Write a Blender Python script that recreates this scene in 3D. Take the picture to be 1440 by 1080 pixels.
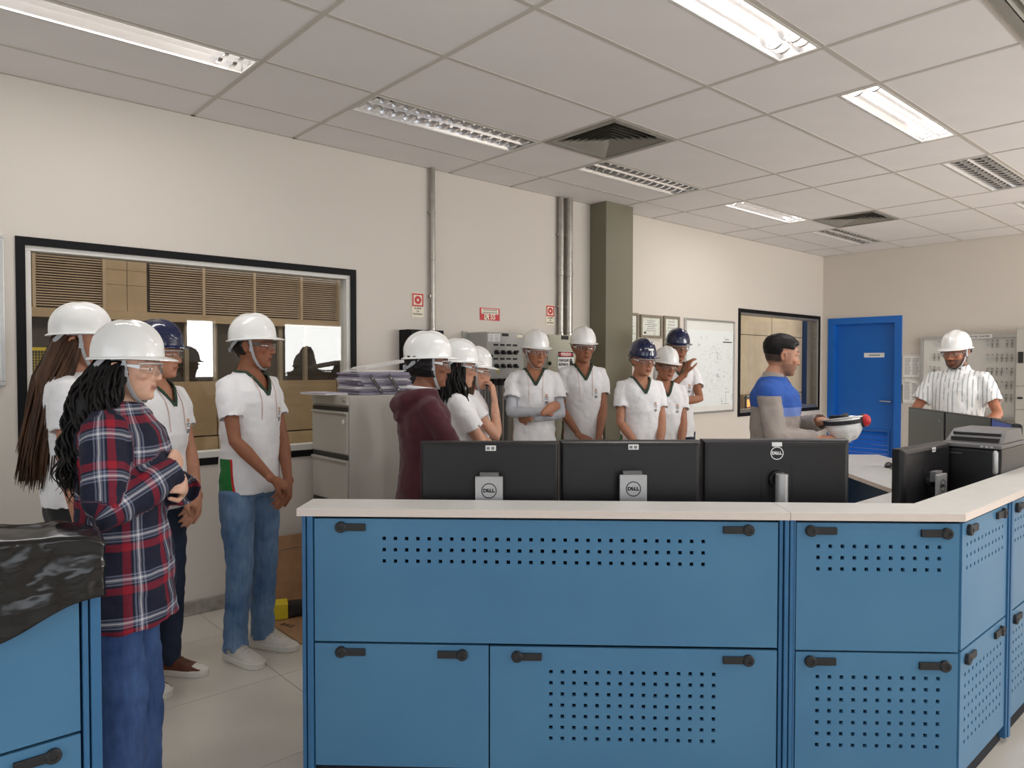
import bpy, bmesh, math, random
from mathutils import Vector, Matrix, noise
from mathutils.bvhtree import BVHTree

# ------------------------------------------------------------------ clear
for o in list(bpy.data.objects):
    bpy.data.objects.remove(o, do_unlink=True)
scene = bpy.context.scene
COL = scene.collection
R = math.radians
rnd = random.Random(7)

# ------------------------------------------------------------------ camera
CAM_H = 1.48
_yaw, _pit, _rol = R(48.298), R(1.399), R(0.049)
_fw = Vector((math.cos(_yaw) * math.cos(_pit), math.sin(_yaw) * math.cos(_pit), -math.sin(_pit)))
_r = Vector((math.sin(_yaw), -math.cos(_yaw), 0))
_u = _r.cross(_fw)
_r2 = _r * math.cos(_rol) + _u * math.sin(_rol)
_u2 = -_r * math.sin(_rol) + _u * math.cos(_rol)
cd = bpy.data.cameras.new('camera')
cd.sensor_width = 36.0
cd.lens = 1010.4 / 1440 * 36.0
cd.clip_start = 0.05
cam = bpy.data.objects.new('camera', cd)
COL.objects.link(cam)
mw = Matrix.Identity(4)
for i in range(3):
    mw[i][0] = _r2[i]; mw[i][1] = _u2[i]; mw[i][2] = -_fw[i]
mw[0][3], mw[1][3], mw[2][3] = 0, 0, CAM_H
cam.matrix_world = mw
scene.camera = cam

# ------------------------------------------------------------------ world, daylight, exposure
world = bpy.data.worlds.new('world')
scene.world = world
world.use_nodes = True
bg = world.node_tree.nodes['Background']
bg.inputs[0].default_value = (0.86, 0.93, 1.0, 1)
bg.inputs[1].default_value = 3.0

def area(name, loc, sx, sy, power, direction, color=(1, 1, 1)):
    l = bpy.data.lights.new(name, 'AREA')
    l.shape = 'RECTANGLE'; l.size = sx; l.size_y = sy; l.energy = power; l.color = color
    o = bpy.data.objects.new(name, l)
    o.location = loc
    o.rotation_euler = Vector(direction).to_track_quat('-Z', 'Y').to_euler()
    COL.objects.link(o)
    return o

# daylight from side windows mirrored in the glass, plus fill from invented openings
DAY = (1.0, 0.985, 0.97)
area('side_window_and_fill', (7.35, -3.06, 1.76), 3.9, 0.9, 250, (0, 1, 0), DAY)
area('side_window_and_fill', (-0.55, -3.06, 1.75), 3.4, 1.7, 9, (0, 1, 0), DAY)  # invented unseen window, added to light the console faces
area('side_window_and_fill', (3.97, -3.06, 1.76), 0.4, 0.9, 44, (0, 1, 0), DAY)
area('rear_fill_light', (-2.97, 0.6, 1.75), 4.2, 1.7, 8, (1, 0, 0), DAY)  # invented unseen window, added as weak fill from behind
# unseen area lights added to brighten the hall beyond the left wall
area('hall_fill_light', (2.2, 5.9, 3.1), 4.5, 0.5, 62, (0, 0, -1), (1, 0.94, 0.86))
area('hall_fill_light', (10.6, 5.15, 3.1), 2.5, 0.4, 26, (0, 0, -1), (1, 0.92, 0.82))

scene.view_settings.view_transform = 'Standard'
scene.view_settings.look = 'None'
scene.view_settings.exposure = -0.5
scene.view_settings.gamma = 1.0
scene.view_settings.use_curve_mapping = False
scene.cycles.use_denoising = True
scene.cycles.max_bounces = 8
scene.cycles.diffuse_bounces = 5
scene.cycles.transparent_max_bounces = 12
scene.cycles.sample_clamp_indirect = 6

# ------------------------------------------------------------------ materials
def lin(c):
    out = []
    for x in c[:3]:
        x = x / 255.0
        out.append(x / 12.92 if x <= 0.04045 else ((x + 0.055) / 1.055) ** 2.4)
    return tuple(out) + (1.0,)

class NT:
    """small helper around a material's node tree"""
    def __init__(self, name):
        self.mat = bpy.data.materials.new(name)
        self.mat.use_nodes = True
        self.t = self.mat.node_tree
        self.b = self.t.nodes['Principled BSDF']
        self.tc = None
    def n(self, kind, **kw):
        nd = self.t.nodes.new(kind)
        for k, v in kw.items():
            setattr(nd, k, v)
        return nd
    def l(self, a, b):
        self.t.links.new(a, b)
    def co(self, what='Object'):
        if not self.tc:
            self.tc = self.n('ShaderNodeTexCoord')
        return self.tc.outputs[what]
    def math(self, op, a, b=None, c=None):
        nd = self.n('ShaderNodeMath', operation=op)
        for i, x in enumerate((a, b, c)):
            if x is None: continue
            if isinstance(x, (int, float)): nd.inputs[i].default_value = x
            else: self.l(x, nd.inputs[i])
        return nd.outputs[0]
    def mix(self, fac, a, b, blend='MIX'):
        nd = self.n('ShaderNodeMix', data_type='RGBA', blend_type=blend)
        for s, x in ((nd.inputs[0], fac), (nd.inputs[6], a), (nd.inputs[7], b)):
            if isinstance(x, (int, float)): s.default_value = x
            elif isinstance(x, tuple): s.default_value = x
            else: self.l(x, s)
        return nd.outputs[2]
    def noise(self, scale=10, detail=3, stretch=None, rough=0.5):
        nd = self.n('ShaderNodeTexNoise')
        nd.inputs['Scale'].default_value = scale
        nd.inputs['Detail'].default_value = detail
        nd.inputs['Roughness'].default_value = rough
        if stretch:
            mp = self.n('ShaderNodeMapping'); mp.inputs['Scale'].default_value = stretch
            self.l(self.co(), mp.inputs[0]); self.l(mp.outputs[0], nd.inputs[0])
        else:
            self.l(self.co(), nd.inputs[0])
        return nd.outputs[0]
    def ramp(self, fac, stops, const=False):
        nd = self.n('ShaderNodeValToRGB')
        if const: nd.color_ramp.interpolation = 'CONSTANT'
        e = nd.color_ramp.elements
        while len(e) > 1: e.remove(e[-1])
        e[0].position, e[0].color = stops[0]
        for p, c in stops[1:]:
            x = e.new(p); x.color = c
        self.l(fac, nd.inputs[0])
        return nd.outputs[0]
    def bump(self, h, strength=0.2, dist=0.01):
        nd = self.n('ShaderNodeBump')
        nd.inputs['Strength'].default_value = strength
        nd.inputs['Distance'].default_value = dist
        self.l(h, nd.inputs['Height'])
        self.l(nd.outputs[0], self.b.inputs['Normal'])
    def color(self, c):
        if isinstance(c, tuple): self.b.inputs['Base Color'].default_value = c
        else: self.l(c, self.b.inputs['Base Color'])
    def sep(self):
        nd = self.n('ShaderNodeSeparateXYZ'); self.l(self.co(), nd.inputs[0])
        return nd.outputs

def M(name, rgb, rough=0.5, metal=0.0, var=0.06, scale=6.0, bump=0.0, bscale=80.0, coat=0.0, spec=0.5, stretch=None):
    k = NT(name)
    c = lin(rgb)
    if var:
        nz = k.noise(scale, 4, stretch)
        d = tuple(x * (1 - var) for x in c[:3]) + (1,)
        e = tuple(min(1, x * (1 + var)) for x in c[:3]) + (1,)
        k.color(k.ramp(nz, [(0.3, d), (0.7, e)]))
    else:
        k.color(c)
    k.b.inputs['Roughness'].default_value = rough
    k.b.inputs['Metallic'].default_value = metal
    k.b.inputs['Coat Weight'].default_value = coat
    k.b.inputs['Specular IOR Level'].default_value = spec
    if bump:
        k.bump(k.noise(bscale, 3), bump, 0.004)
    return k.mat

def glass(name, tint=(1, 1, 1), refl=0.09, rough=0.0):
    k = NT(name)
    k.t.nodes.remove(k.b)
    tr = k.n('ShaderNodeBsdfTransparent'); tr.inputs[0].default_value = tint + (1,)
    gl = k.n('ShaderNodeBsdfGlossy'); gl.inputs[1].default_value = rough
    fr = k.n('ShaderNodeLayerWeight')
    mx = k.n('ShaderNodeMixShader')
    f = k.math('MULTIPLY_ADD', k.math('POWER', fr.outputs['Facing'], 5.0), 1.0 - refl, refl)
    k.l(f, mx.inputs[0]); k.l(tr.outputs[0], mx.inputs[1]); k.l(gl.outputs[0], mx.inputs[2])
    k.l(mx.outputs[0], k.t.nodes['Material Output'].inputs[0])
    return k.mat

def emit(name, rgb, strength):
    k = NT(name)
    k.b.inputs['Base Color'].default_value = lin(rgb)
    k.b.inputs['Emission Color'].default_value = lin(rgb)
    k.b.inputs['Emission Strength'].default_value = strength
    return k.mat

MT = dict(
    wall=M('wall_paint', (209, 201, 191), 0.85, var=0.015, scale=1.2, bump=0.04, bscale=140),
    ceil=M('ceiling_panel', (230, 226, 225), 0.9, var=0.02, scale=3, bump=0.03, bscale=200),
    tbar=M('grid_bar', (196, 189, 181), 0.6, var=0.02),  # greige tone puts the grid's shadow lines into the bar colour
    tile=M('floor_tile', (206, 199, 188), 0.22, var=0.05, scale=2.5, bump=0.02, bscale=30),
    grout=M('grout', (120, 112, 102), 0.9),
    concrete=M('concrete', (150, 144, 136), 0.9, var=0.2, scale=25, bump=0.3, bscale=60),
    black=M('black_paint', (14, 14, 16), 0.6, var=0.1, spec=0.2),
    alum=M('aluminium', (190, 190, 188), 0.35, 0.85, var=0.05, scale=30),
    whiteframe=M('white_frame', (214, 211, 205), 0.5, var=0.03),
    steel=M('galvanised_pipe', (168, 163, 155), 0.32, 0.8, var=0.12, scale=18),
    column=M('olive_paint', (116, 111, 92), 0.55, var=0.04, scale=3),
    doorblue=M('door_blue', (18, 102, 190), 0.42, var=0.03, scale=3),
    cabblue=None,
    caborange=None,
    postblue=M('post_blue', (54, 108, 152), 0.4, var=0.04),
    darkblue=M('under_desk_blue', (28, 62, 96), 0.5, var=0.1),
    inside=M('cabinet_inside', (14, 20, 30), 0.8, var=0.1),
    top=M('laminate_top', (214, 212, 207), 0.35, var=0.03, scale=12),
    topedge=M('laminate_edge', (226, 213, 203), 0.5, var=0.04, scale=30, stretch=(1, 1, 12)),
    plasticblk=M('black_plastic', (30, 30, 32), 0.45, var=0.08, scale=20),
    handle=M('handle_black', (34, 34, 36), 0.5, var=0.1, scale=40),
    mon=M('monitor_back', (26, 25, 27), 0.36, var=0.05, scale=10),
    bezel=M('monitor_bezel', (16, 16, 17), 0.35, var=0.05),
    screen=M('screen_off', (44, 54, 52), 0.25, var=0.04, scale=4),
    stand=M('stand_silver', (188, 188, 188), 0.38, 0.6, var=0.04, scale=20),
    white=M('white_plastic', (236, 236, 234), 0.4, var=0.02),
    paper=M('paper', (232, 230, 228), 0.8, var=0.03, scale=30),
    paperviolet=M('paper_violet', (186, 178, 200), 0.8, var=0.12, scale=60, stretch=(1, 1, 6)),
    papergrey=M('paper_grey', (150, 146, 158), 0.8, var=0.2, scale=60),
    darkclip=M('dark_clip', (78, 74, 78), 0.5, var=0.1),
    filing=M('filing_grey', (184, 180, 172), 0.38, 0.15, var=0.03, scale=3),
    filingdark=M('filing_gap', (52, 49, 45), 0.6),
    panelgrey=M('panel_grey', (170, 168, 162), 0.45, var=0.03, scale=5),
    panelolive=M('panel_olive', (176, 173, 154), 0.5, var=0.03, scale=4),
    ink=M('ink', (36, 34, 34), 0.7, var=0.05),
    inkgrey=M('ink_grey', (130, 130, 132), 0.7, var=0.05),
    red=M('sign_red', (190, 34, 38), 0.5, var=0.04),
    cream=M('sign_cream', (232, 222, 200), 0.6, var=0.03),
    wood=M('frame_wood', (128, 118, 100), 0.5, var=0.15, scale=30),
    cert=None, mappaper=None, card=None,
    yellow=M('yellow_plastic', (214, 190, 40), 0.5, var=0.06, scale=20),
    tan=M('tan_panel', (178, 152, 120), 0.7, var=0.10, scale=5),
    tanlow=M('tan_board', (192, 166, 130), 0.7, var=0.14, scale=8),
    slat=M('slat_tan', (188, 164, 138), 0.6, var=0.06),
    halldark=M('hall_dark', (62, 54, 46), 0.7, var=0.2, scale=4),
    hallgrey=M('hall_grey', (150, 136, 116), 0.8, var=0.1),
    steelwhite=M('painted_steel', (210, 212, 214), 0.5, var=0.05),
    navyframe=M('navy_frame', (22, 42, 72), 0.5, var=0.05),
    louver=M('lamp_louver', (230, 230, 232), 0.12, 0.95, var=0.03),
    reflector=M('lamp_reflector', (238, 236, 236), 0.18, 0.7, var=0.02),
    diffmetal=M('diffuser_grey', (150, 146, 138), 0.5, 0.2, var=0.05),
    diffdark=M('diffuser_dark', (66, 62, 56), 0.8, var=0.1),
    glass=glass('window_glass', (0.95, 0.96, 0.94), 0.035),
    lens=glass('clear_lens', (0.96, 0.97, 0.98), 0.05),
    picglass=glass('picture_glass', (0.99, 0.99, 0.99), 0.025),
    tube=emit('fluorescent_tube', (255, 252, 248), 9),
    screenblue=emit('lit_screen', (30, 52, 110), 0.9),
    bag=None,
    greyplastic=M('grey_plastic', (108, 106, 106), 0.45, var=0.05, scale=12),
    key=M('key_metal', (150, 148, 142), 0.35, 0.8, var=0.2, scale=60),
    keytag=M('key_tag', (196, 202, 204), 0.5, var=0.1),
    boardwhite=M('board_white', (222, 220, 214), 0.5, var=0.02),
)

def blue_panel(name):
    k = NT(name)
    base = k.ramp(k.noise(2.2, 3), [(0.3, lin((70, 122, 160))), (0.7, lin((78, 130, 166)))])
    scr = k.noise(9, 6, (1, 1, 0.35), 0.75)
    m = k.ramp(scr, [(0.72, (0, 0, 0, 1)), (0.76, (1, 1, 1, 1))])
    fine = k.ramp(k.noise(140, 2), [(0.55, (0, 0, 0, 1)), (0.7, (1, 1, 1, 1))])
    mm = k.math('MULTIPLY', k.math('MULTIPLY', m, fine), 0.5)
    k.color(k.mix(mm, base, lin((120, 170, 205))))
    k.b.inputs['Roughness'].default_value = 0.36
    k.bump(k.noise(260, 2), 0.05, 0.002)
    return k.mat
MT['cabblue'] = blue_panel('cabinet_blue')

def printed(name, base, ink, scale, lo, hi, stretch=(1, 1, 1)):
    k = NT(name)
    f = k.ramp(k.noise(scale, 5, stretch, 0.7), [(lo, (0, 0, 0, 1)), (hi, (1, 1, 1, 1))])
    k.color(k.mix(f, lin(base), lin(ink)))
    k.b.inputs['Roughness'].default_value = 0.6
    return k.mat
MT['mappaper'] = printed('map_print', (226, 230, 228), (150, 160, 166), 9, 0.60, 0.72)
MT['cert'] = printed('certificate_print', (226, 226, 216), (188, 200, 180), 14, 0.5, 0.7)
MT['card'] = printed('cardboard', (164, 124, 88), (136, 98, 66), 7, 0.35, 0.75)

def bag_mat():
    k = NT('black_bag_plastic')
    k.color(lin((16, 15, 15)))
    k.b.inputs['Roughness'].default_value = 0.2
    k.b.inputs['Specular IOR Level'].default_value = 0.6
    vo = k.n('ShaderNodeTexVoronoi', feature='SMOOTH_F1'); vo.inputs['Scale'].default_value = 16
    mp = k.n('ShaderNodeMapping'); mp.inputs['Scale'].default_value = (1, 1, 2.0)
    nz = k.n('ShaderNodeTexNoise'); nz.inputs['Scale'].default_value = 9; nz.inputs['Detail'].default_value = 5
    k.l(k.co(), mp.inputs[0]); k.l(mp.outputs[0], nz.inputs[0])
    mx = k.n('ShaderNodeMixRGB'); mx.inputs[0].default_value = 0.25
    k.l(mp.outputs[0], mx.inputs[1]); k.l(nz.outputs[1], mx.inputs[2]); k.l(mx.outputs[0], vo.inputs[0])
    vo.inputs['Scale'].default_value = 7; nz.inputs['Scale'].default_value = 5; nz.inputs['Detail'].default_value = 3
    h = k.math('ADD', vo.outputs[0], k.math('MULTIPLY', nz.outputs[0], 0.6))
    k.bump(h, 0.55, 0.03)
    return k.mat
MT['bag'] = bag_mat()

# ------------------------------------------------------------------ mesh helpers
class MB:
    def __init__(self, mtx=None):
        self.v = []; self.f = []; self.m = []; self.M = mtx or Matrix.Identity(4)
    def add(self, vs, fs, mi=0):
        o = len(self.v)
        self.v += [tuple(self.M @ Vector(p)) for p in vs]
        self.f += [tuple(i + o for i in f) for f in fs]
        self.m += [mi] * len(fs)
        return self
    def box(self, x0, x1, y0, y1, z0, z1, mi=0):
        vs = [(x, y, z) for z in (z0, z1) for y in (y0, y1) for x in (x0, x1)]
        return self.add(vs, [(0, 2, 3, 1), (4, 5, 7, 6), (0, 1, 5, 4), (2, 6, 7, 3), (0, 4, 6, 2), (1, 3, 7, 5)], mi)
    def prism(self, poly, z0, z1, mi=0):
        n = len(poly)
        vs = [(x, y, z0) for x, y in poly] + [(x, y, z1) for x, y in poly]
        fs = [tuple(range(n - 1, -1, -1)), tuple(range(n, 2 * n))]
        fs += [(i, (i + 1) % n, n + (i + 1) % n, n + i) for i in range(n)]
        return self.add(vs, fs, mi)
    def loft(self, rings, mi=0, cap=True, closed=False):
        n = len(rings[0]); vs = [p for r in rings for p in r]; fs = []
        L = len(rings)
        for i in range(L - 1 + (1 if closed else 0)):
            a = i * n; b = ((i + 1) % L) * n
            for j in range(n):
                k = (j + 1) % n
                fs.append((a + j, a + k, b + k, b + j))
        if cap and not closed:
            fs.append(tuple(range(n - 1, -1, -1)))
            fs.append(tuple(range((L - 1) * n, L * n)))
        return self.add(vs, fs, mi)
    def tube(self, pts, rad, n=8, side=None, cap='round', mi=0):
        """loft along pts; rad a number, a list, or a list of (r_side, r_other)"""
        pts = [Vector(p) for p in pts]
        L = len(pts)
        if not isinstance(rad, (list, tuple)): rad = [rad] * L
        rad = [(r, r) if not isinstance(r, (tuple, list)) else r for r in rad]
        tang = []
        for i in range(L):
            t = pts[min(i + 1, L - 1)] - pts[max(i - 1, 0)]
            tang.append(t.normalized() if t.length > 1e-9 else Vector((0, 0, 1)))
        if side is None:
            s = Vector((1, 0, 0)) if abs(tang[0].x) < 0.8 else Vector((0, 1, 0))
        else:
            s = Vector(side)
        P = list(zip(pts, rad, tang))
        if cap == 'round':
            r0 = min(rad[0]); r1 = min(rad[-1])
            P = [(pts[0] - tang[0] * r0 * f, (rad[0][0] * g, rad[0][1] * g), tang[0]) for f, g in ((0.95, 0.3), (0.7, 0.7))] + P
            P = P + [(pts[-1] + tang[-1] * r1 * f, (rad[-1][0] * g, rad[-1][1] * g), tang[-1]) for f, g in ((0.7, 0.7), (0.95, 0.3))]
        elif cap == 'recess':      # open looking cuff at the end
            t = tang[-1]; a, b = rad[-1]
            P = P + [(pts[-1] - t * 0.002, (a - 0.008, b - 0.008), t), (pts[-1] - t * 0.035, (a - 0.010, b - 0.010), t)]
        rings = []
        for p, (ra, rb), t in P:
            s = (s - t * s.dot(t))
            s = s.normalized() if s.length > 1e-6 else t.orthogonal().normalized()
            w = t.cross(s)
            rings.append([tuple(p + s * (ra * math.cos(2 * math.pi * j / n)) + w * (rb * math.sin(2 * math.pi * j / n))) for j in range(n)])
        return self.loft(rings, mi)
    def lathe(self, prof, n=16, c=(0, 0, 0), mi=0, cap=True):
        rings = [[(c[0] + r * math.cos(2 * math.pi * j / n), c[1] + r * math.sin(2 * math.pi * j / n), c[2] + z) for j in range(n)] for r, z in prof]
        return self.loft(rings, mi, cap)
    def ell(self, c, r, nu=12, nv=8, mi=0):
        rings = []
        for i in range(nv + 1):
            a = -math.pi / 2 + math.pi * (i + 0.12 * (i == 0) - 0.12 * (i == nv)) / nv
            rings.append([(c[0] + r[0] * math.cos(a) * math.cos(2 * math.pi * j / nu), c[1] + r[1] * math.cos(a) * math.sin(2 * math.pi * j / nu), c[2] + r[2] * math.sin(a)) for j in range(nu)])
        return self.loft(rings, mi)
    def ribbon(self, pts, nrm, w, th=0.002, mi=0):
        """flat strip along pts with surface normals nrm"""
        pts = [Vector(p) for p in pts]; rings = []
        L = len(pts)
        for i in range(L):
            t = (pts[min(i + 1, L - 1)] - pts[max(i - 1, 0)]).normalized()
            nn = Vector(nrm[i] if isinstance(nrm, list) else nrm)
            s = t.cross(nn).normalized(); nn = s.cross(t).normalized()
            ww = w[i] if isinstance(w, (list, tuple)) else w
            a = s * ww / 2; b = nn * th / 2
            rings.append([tuple(pts[i] + a + b), tuple(pts[i] - a + b), tuple(pts[i] - a - b), tuple(pts[i] + a - b)])
        return self.loft(rings, mi)
    def mesh(self, name):
        me = bpy.data.meshes.new(name)
        me.from_pydata(self.v, [], self.f)
        me.polygons.foreach_set('material_index', self.m)
        me.update()
        return me
    def build(self, name, mat, parent=None, smooth=False, bevel=0.0, kind=None):
        return link(name, self.mesh(name), mat, parent, smooth, bevel, kind)

def link(name, me, mat, parent=None, smooth=False, bevel=0.0, kind=None):
    if mat is not None and len(me.materials) == 0:
        for m_ in (mat if isinstance(mat, (list, tuple)) else [mat]):
            me.materials.append(MT[m_] if isinstance(m_, str) else m_)
    o = bpy.data.objects.new(name, me)
    COL.objects.link(o)
    if parent: o.parent = parent
    if smooth:
        me.polygons.foreach_set('use_smooth', [True] * len(me.polygons))
        if smooth == 'auto':
            try:
                me.set_sharp_from_angle(angle=R(38))
            except Exception:
                pass
    if bevel:
        b = o.modifiers.new('bevel', 'BEVEL'); b.width = bevel; b.segments = 2; b.limit_method = 'ANGLE'
    if kind: o['kind'] = kind
    return o

def tag(o, label=None, cat=None, group=None, kind=None):
    if label: o['label'] = label
    if cat: o['category'] = cat
    if group: o['group'] = group
    if kind: o['kind'] = kind
    return o

def thing(name, label, cat, loc=(0, 0, 0), rz=0.0, group=None):
    o = bpy.data.objects.new(name, None)
    o.empty_display_size = 0.1
    COL.objects.link(o)
    o.location = loc; o.rotation_euler = (0, 0, rz)
    return tag(o, label, cat, group)

def structure(name, mb, mat, **kw):
    o = mb.build(name, mat, **kw)
    o['kind'] = 'structure'
    return o

def bx(name, mat, parent, x0, x1, y0, y1, z0, z1, bevel=0.0, kind=None):
    return MB().box(x0, x1, y0, y1, z0, z1).build(name, mat, parent, bevel=bevel, kind=kind)

def text_mesh(txt, size, extrude=0.0006, bold=0.0, align='CENTER'):
    cu = bpy.data.curves.new('lettering', 'FONT')
    cu.body = txt; cu.size = size; cu.extrude = extrude; cu.align_x = align; cu.align_y = 'CENTER'; cu.offset = bold
    cu.resolution_u = 3
    o = bpy.data.objects.new('lettering', cu)
    COL.objects.link(o)
    dg = bpy.context.evaluated_depsgraph_get()
    me = bpy.data.meshes.new_from_object(o.evaluated_get(dg))
    bpy.data.objects.remove(o); bpy.data.curves.remove(cu)
    return me

def lettering(txt, size, mat, parent, loc, xdir, up=(0, 0, 1), bold=0.0, sx=1.0):
    me = text_mesh(txt, size, bold=bold)
    xd = Vector(xdir).normalized(); ud = Vector(up).normalized(); nd = xd.cross(ud)
    m = Matrix(((xd.x * sx, ud.x, nd.x, loc[0]), (xd.y * sx, ud.y, nd.y, loc[1]), (xd.z * sx, ud.z, nd.z, loc[2]), (0, 0, 0, 1)))
    me.transform(m)
    me.materials.clear()
    return link('lettering', me, mat, parent)
# ================================================================== the room
YW, XB, ZC = 4.44, 9.54, 2.955
YR, XR = -3.0, -3.0

def holed_wall(name, axis, at0, at1, lo, hi, z1, holes):
    """wall slab normal to axis, with rectangular holes (a0,a1,z0,z1)"""
    mb = MB()
    def seg(a0, a1, z0, zz):
        if a1 - a0 < 1e-4 or zz - z0 < 1e-4: return
        if axis == 'Y': mb.box(a0, a1, at0, at1, z0, zz)
        else: mb.box(at0, at1, a0, a1, z0, zz)
    a = lo
    for h in sorted(holes):
        seg(a, h[0], 0, z1)
        seg(h[0], h[1], 0, h[2]); seg(h[0], h[1], h[3], z1)
        a = h[1]
    seg(a, hi, 0, z1)
    return structure(name, mb, 'wall')

W1 = (0.556, 2.507, 0.887, 2.145)
W2 = (7.43, 9.458, 0.903, 2.15)
bw = 0.042
holed_wall('wall_left', 'Y', YW, YW + 0.15, XR - 0.15, XB, 3.2,
           [(W1[0] + bw, W1[1] - bw, W1[2] + bw, W1[3] - bw), (W2[0] + bw, W2[1] - bw, W2[2] + bw, W2[3] - bw)])
DY0, DY1, DZ = 3.44, 4.362, 2.118
holed_wall('wall_back', 'X', XB, XB + 0.15, YR - 0.15, YW + 0.15, 3.2, [(DY0 + 0.005, DY1 - 0.005, 0, DZ - 0.005)])
holed_wall('wall_right', 'Y', YR - 0.15, YR, XR - 0.15, XB, 3.2, [(-2.3, 1.2, 0.85, 2.65), (3.75, 4.19, 1.29, 2.23), (5.38, 9.32, 1.29, 2.23)])  # the wide opening near the rear is made up for the fill
holed_wall('wall_rear', 'X', XR - 0.15, XR, YR, YW, 3.2, [(-1.6, 2.8, 0.85, 2.65)])  # opening made up for the rear fill

# floor with its tiles
fl = structure('floor', MB().box(XR, XB, YR, YW, -0.1, -0.003), 'grout')
TS = 0.71
tme = MB().box(0.0015, TS - 0.0015, 0.0015, TS - 0.0015, -0.003, 0.0).mesh('tile')
tme.materials.append(MT['tile'])
i0 = math.floor((XR - 1.44) / TS); j0 = math.floor((YR - 2.57) / TS)
for i in range(i0, i0 + 20):
    for j in range(j0, j0 + 13):
        x, y = 1.44 + i * TS, 2.57 + j * TS
        if x < XR - TS * 0.5 or y < YR - TS * 0.5 or x > XB - 0.02 or y > YW - 0.02: continue
        x1, y1 = min(x + TS, XB), min(y + TS, YW)
        if x1 - x < TS - 1e-3 or y1 - y < TS - 1e-3 or x < XR or y < YR:
            bx('tile', 'tile', fl, max(x, XR) + 0.0015, x1 - 0.0015, max(y, YR) + 0.0015, y1 - 0.0015, -0.003, 0.0)
        else:
            o = link('tile', tme, None, fl); o.location = (x, y, 0)

# skirting kerb of rough concrete
structure('baseboard_left', MB().box(XR, XB, YW - 0.022, YW, 0, 0.085), 'concrete', bevel=0.004)
structure('baseboard_back', MB().box(XB - 0.022, XB, YR, DY0, 0, 0.085), 'concrete', bevel=0.004)

# ceiling: slab, hung panels, grid bars
ce = structure('ceiling', MB().box(XR - 0.15, XB + 0.15, YR - 0.15, YW + 0.15, 3.2, 3.3), 'ceil')
CX = [XR, -2.316, -1.691, -0.441, 0.184, 1.434, 2.059, 3.309, 3.934, 5.184, 5.809, 7.059, 7.684, 8.934, XB]
CY = [YW, 4.044] + [4.044 - 0.625 * k for k in range(1, 12)] + [YR]
LIT = [(4, 2), (6, 5), (8, 5), (10, 2), (6, 8), (8, 8), (10, 8)]  # rightmost row is out of view, added lit to brighten that side
UNLIT = [(6, 2), (8, 2), (10, 5), (12, 2), (12, 5), (4, 5), (2, 5), (4, 8), (2, 8), (2, 2)]
DIFF = [(7, 3), (11, 3), (3, 3), (7, 7)]
pm = {}
def panel(x0, x1, y0, y1):
    key = (round(x1 - x0, 3), round(y1 - y0, 3))
    if key not in pm:
        me = MB().box(0.006, x1 - x0 - 0.006, 0.006, y1 - y0 - 0.006, 0, 0.012).mesh('ceiling_panel')
        me.materials.append(MT['ceil']); pm[key] = me
    o = link('ceiling_panel', pm[key], None, ce); o.location = (x0, y0, ZC)
LW, UW = 0.225, 0.31
for ci in range(len(CX) - 1):
    for ri in range(1, len(CY)):
        x0, x1, y1, y0 = CX[ci], CX[ci + 1], CY[ri - 1], CY[ri]
        if (ci, ri) in DIFF: continue
        if (ci, ri) in LIT: y0 = y0 + LW
        elif (ci, ri) in UNLIT: y0 = y0 + UW
        panel(x0, x1, y0, y1)
for x in CX[1:-1]:
    bx('grid_bar', 'tbar', ce, x - 0.0115, x + 0.0115, YR, YW, ZC - 0.003, ZC + 0.001)
for y in CY[1:-1]:
    bx('grid_bar', 'tbar', ce, XR, XB, y - 0.0115, y + 0.0115, ZC - 0.0025, ZC + 0.001)
bx('wall_angle', 'tbar', ce, XR, XB, YW - 0.022, YW, ZC - 0.003, ZC + 0.001)
bx('wall_angle', 'tbar', ce, XB - 0.022, XB, YR, YW, ZC - 0.003, ZC + 0.001)

# ------------------------------------------------------------------ ceiling lamps and air diffusers
LAMP_LABELS = {
    (4, 2): 'lit recessed fluorescent lamp at the left above the big window',
    (6, 5): 'lit recessed fluorescent lamp at the top, nearest the camera on the right',
    (8, 5): 'lit recessed fluorescent lamp to the right of the larger air diffuser, second in its row',
    (10, 2): 'small-looking lit fluorescent lamp far back, between the olive column and the corner',
    (4, 5): 'unlit louvred lamp just above the camera', (2, 2): 'unlit louvred lamp behind the camera by the left wall',
    (2, 5): 'unlit louvred lamp behind the camera in the middle row', (4, 8): 'unlit louvred lamp right of the camera',
    (6, 8): 'unseen lit lamp added right of the blue console', (10, 8): 'unseen lit lamp added near the back wall on the right',
    (2, 8): 'unlit louvred lamp in the rear right corner',
    (6, 2): 'unlit louvred lamp nearest the left wall, left of the larger air diffuser',
    (8, 2): 'unlit louvred lamp just in front of the olive column',
    (10, 5): 'unlit louvred lamp at the right edge of the picture',
    (12, 2): 'far unlit louvred lamp next to the corner of the room',
    (12, 5): 'farthest unlit louvred lamp, cut by the right edge of the picture',
    (8, 8): 'unseen lit lamp added out to the right',
}
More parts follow.
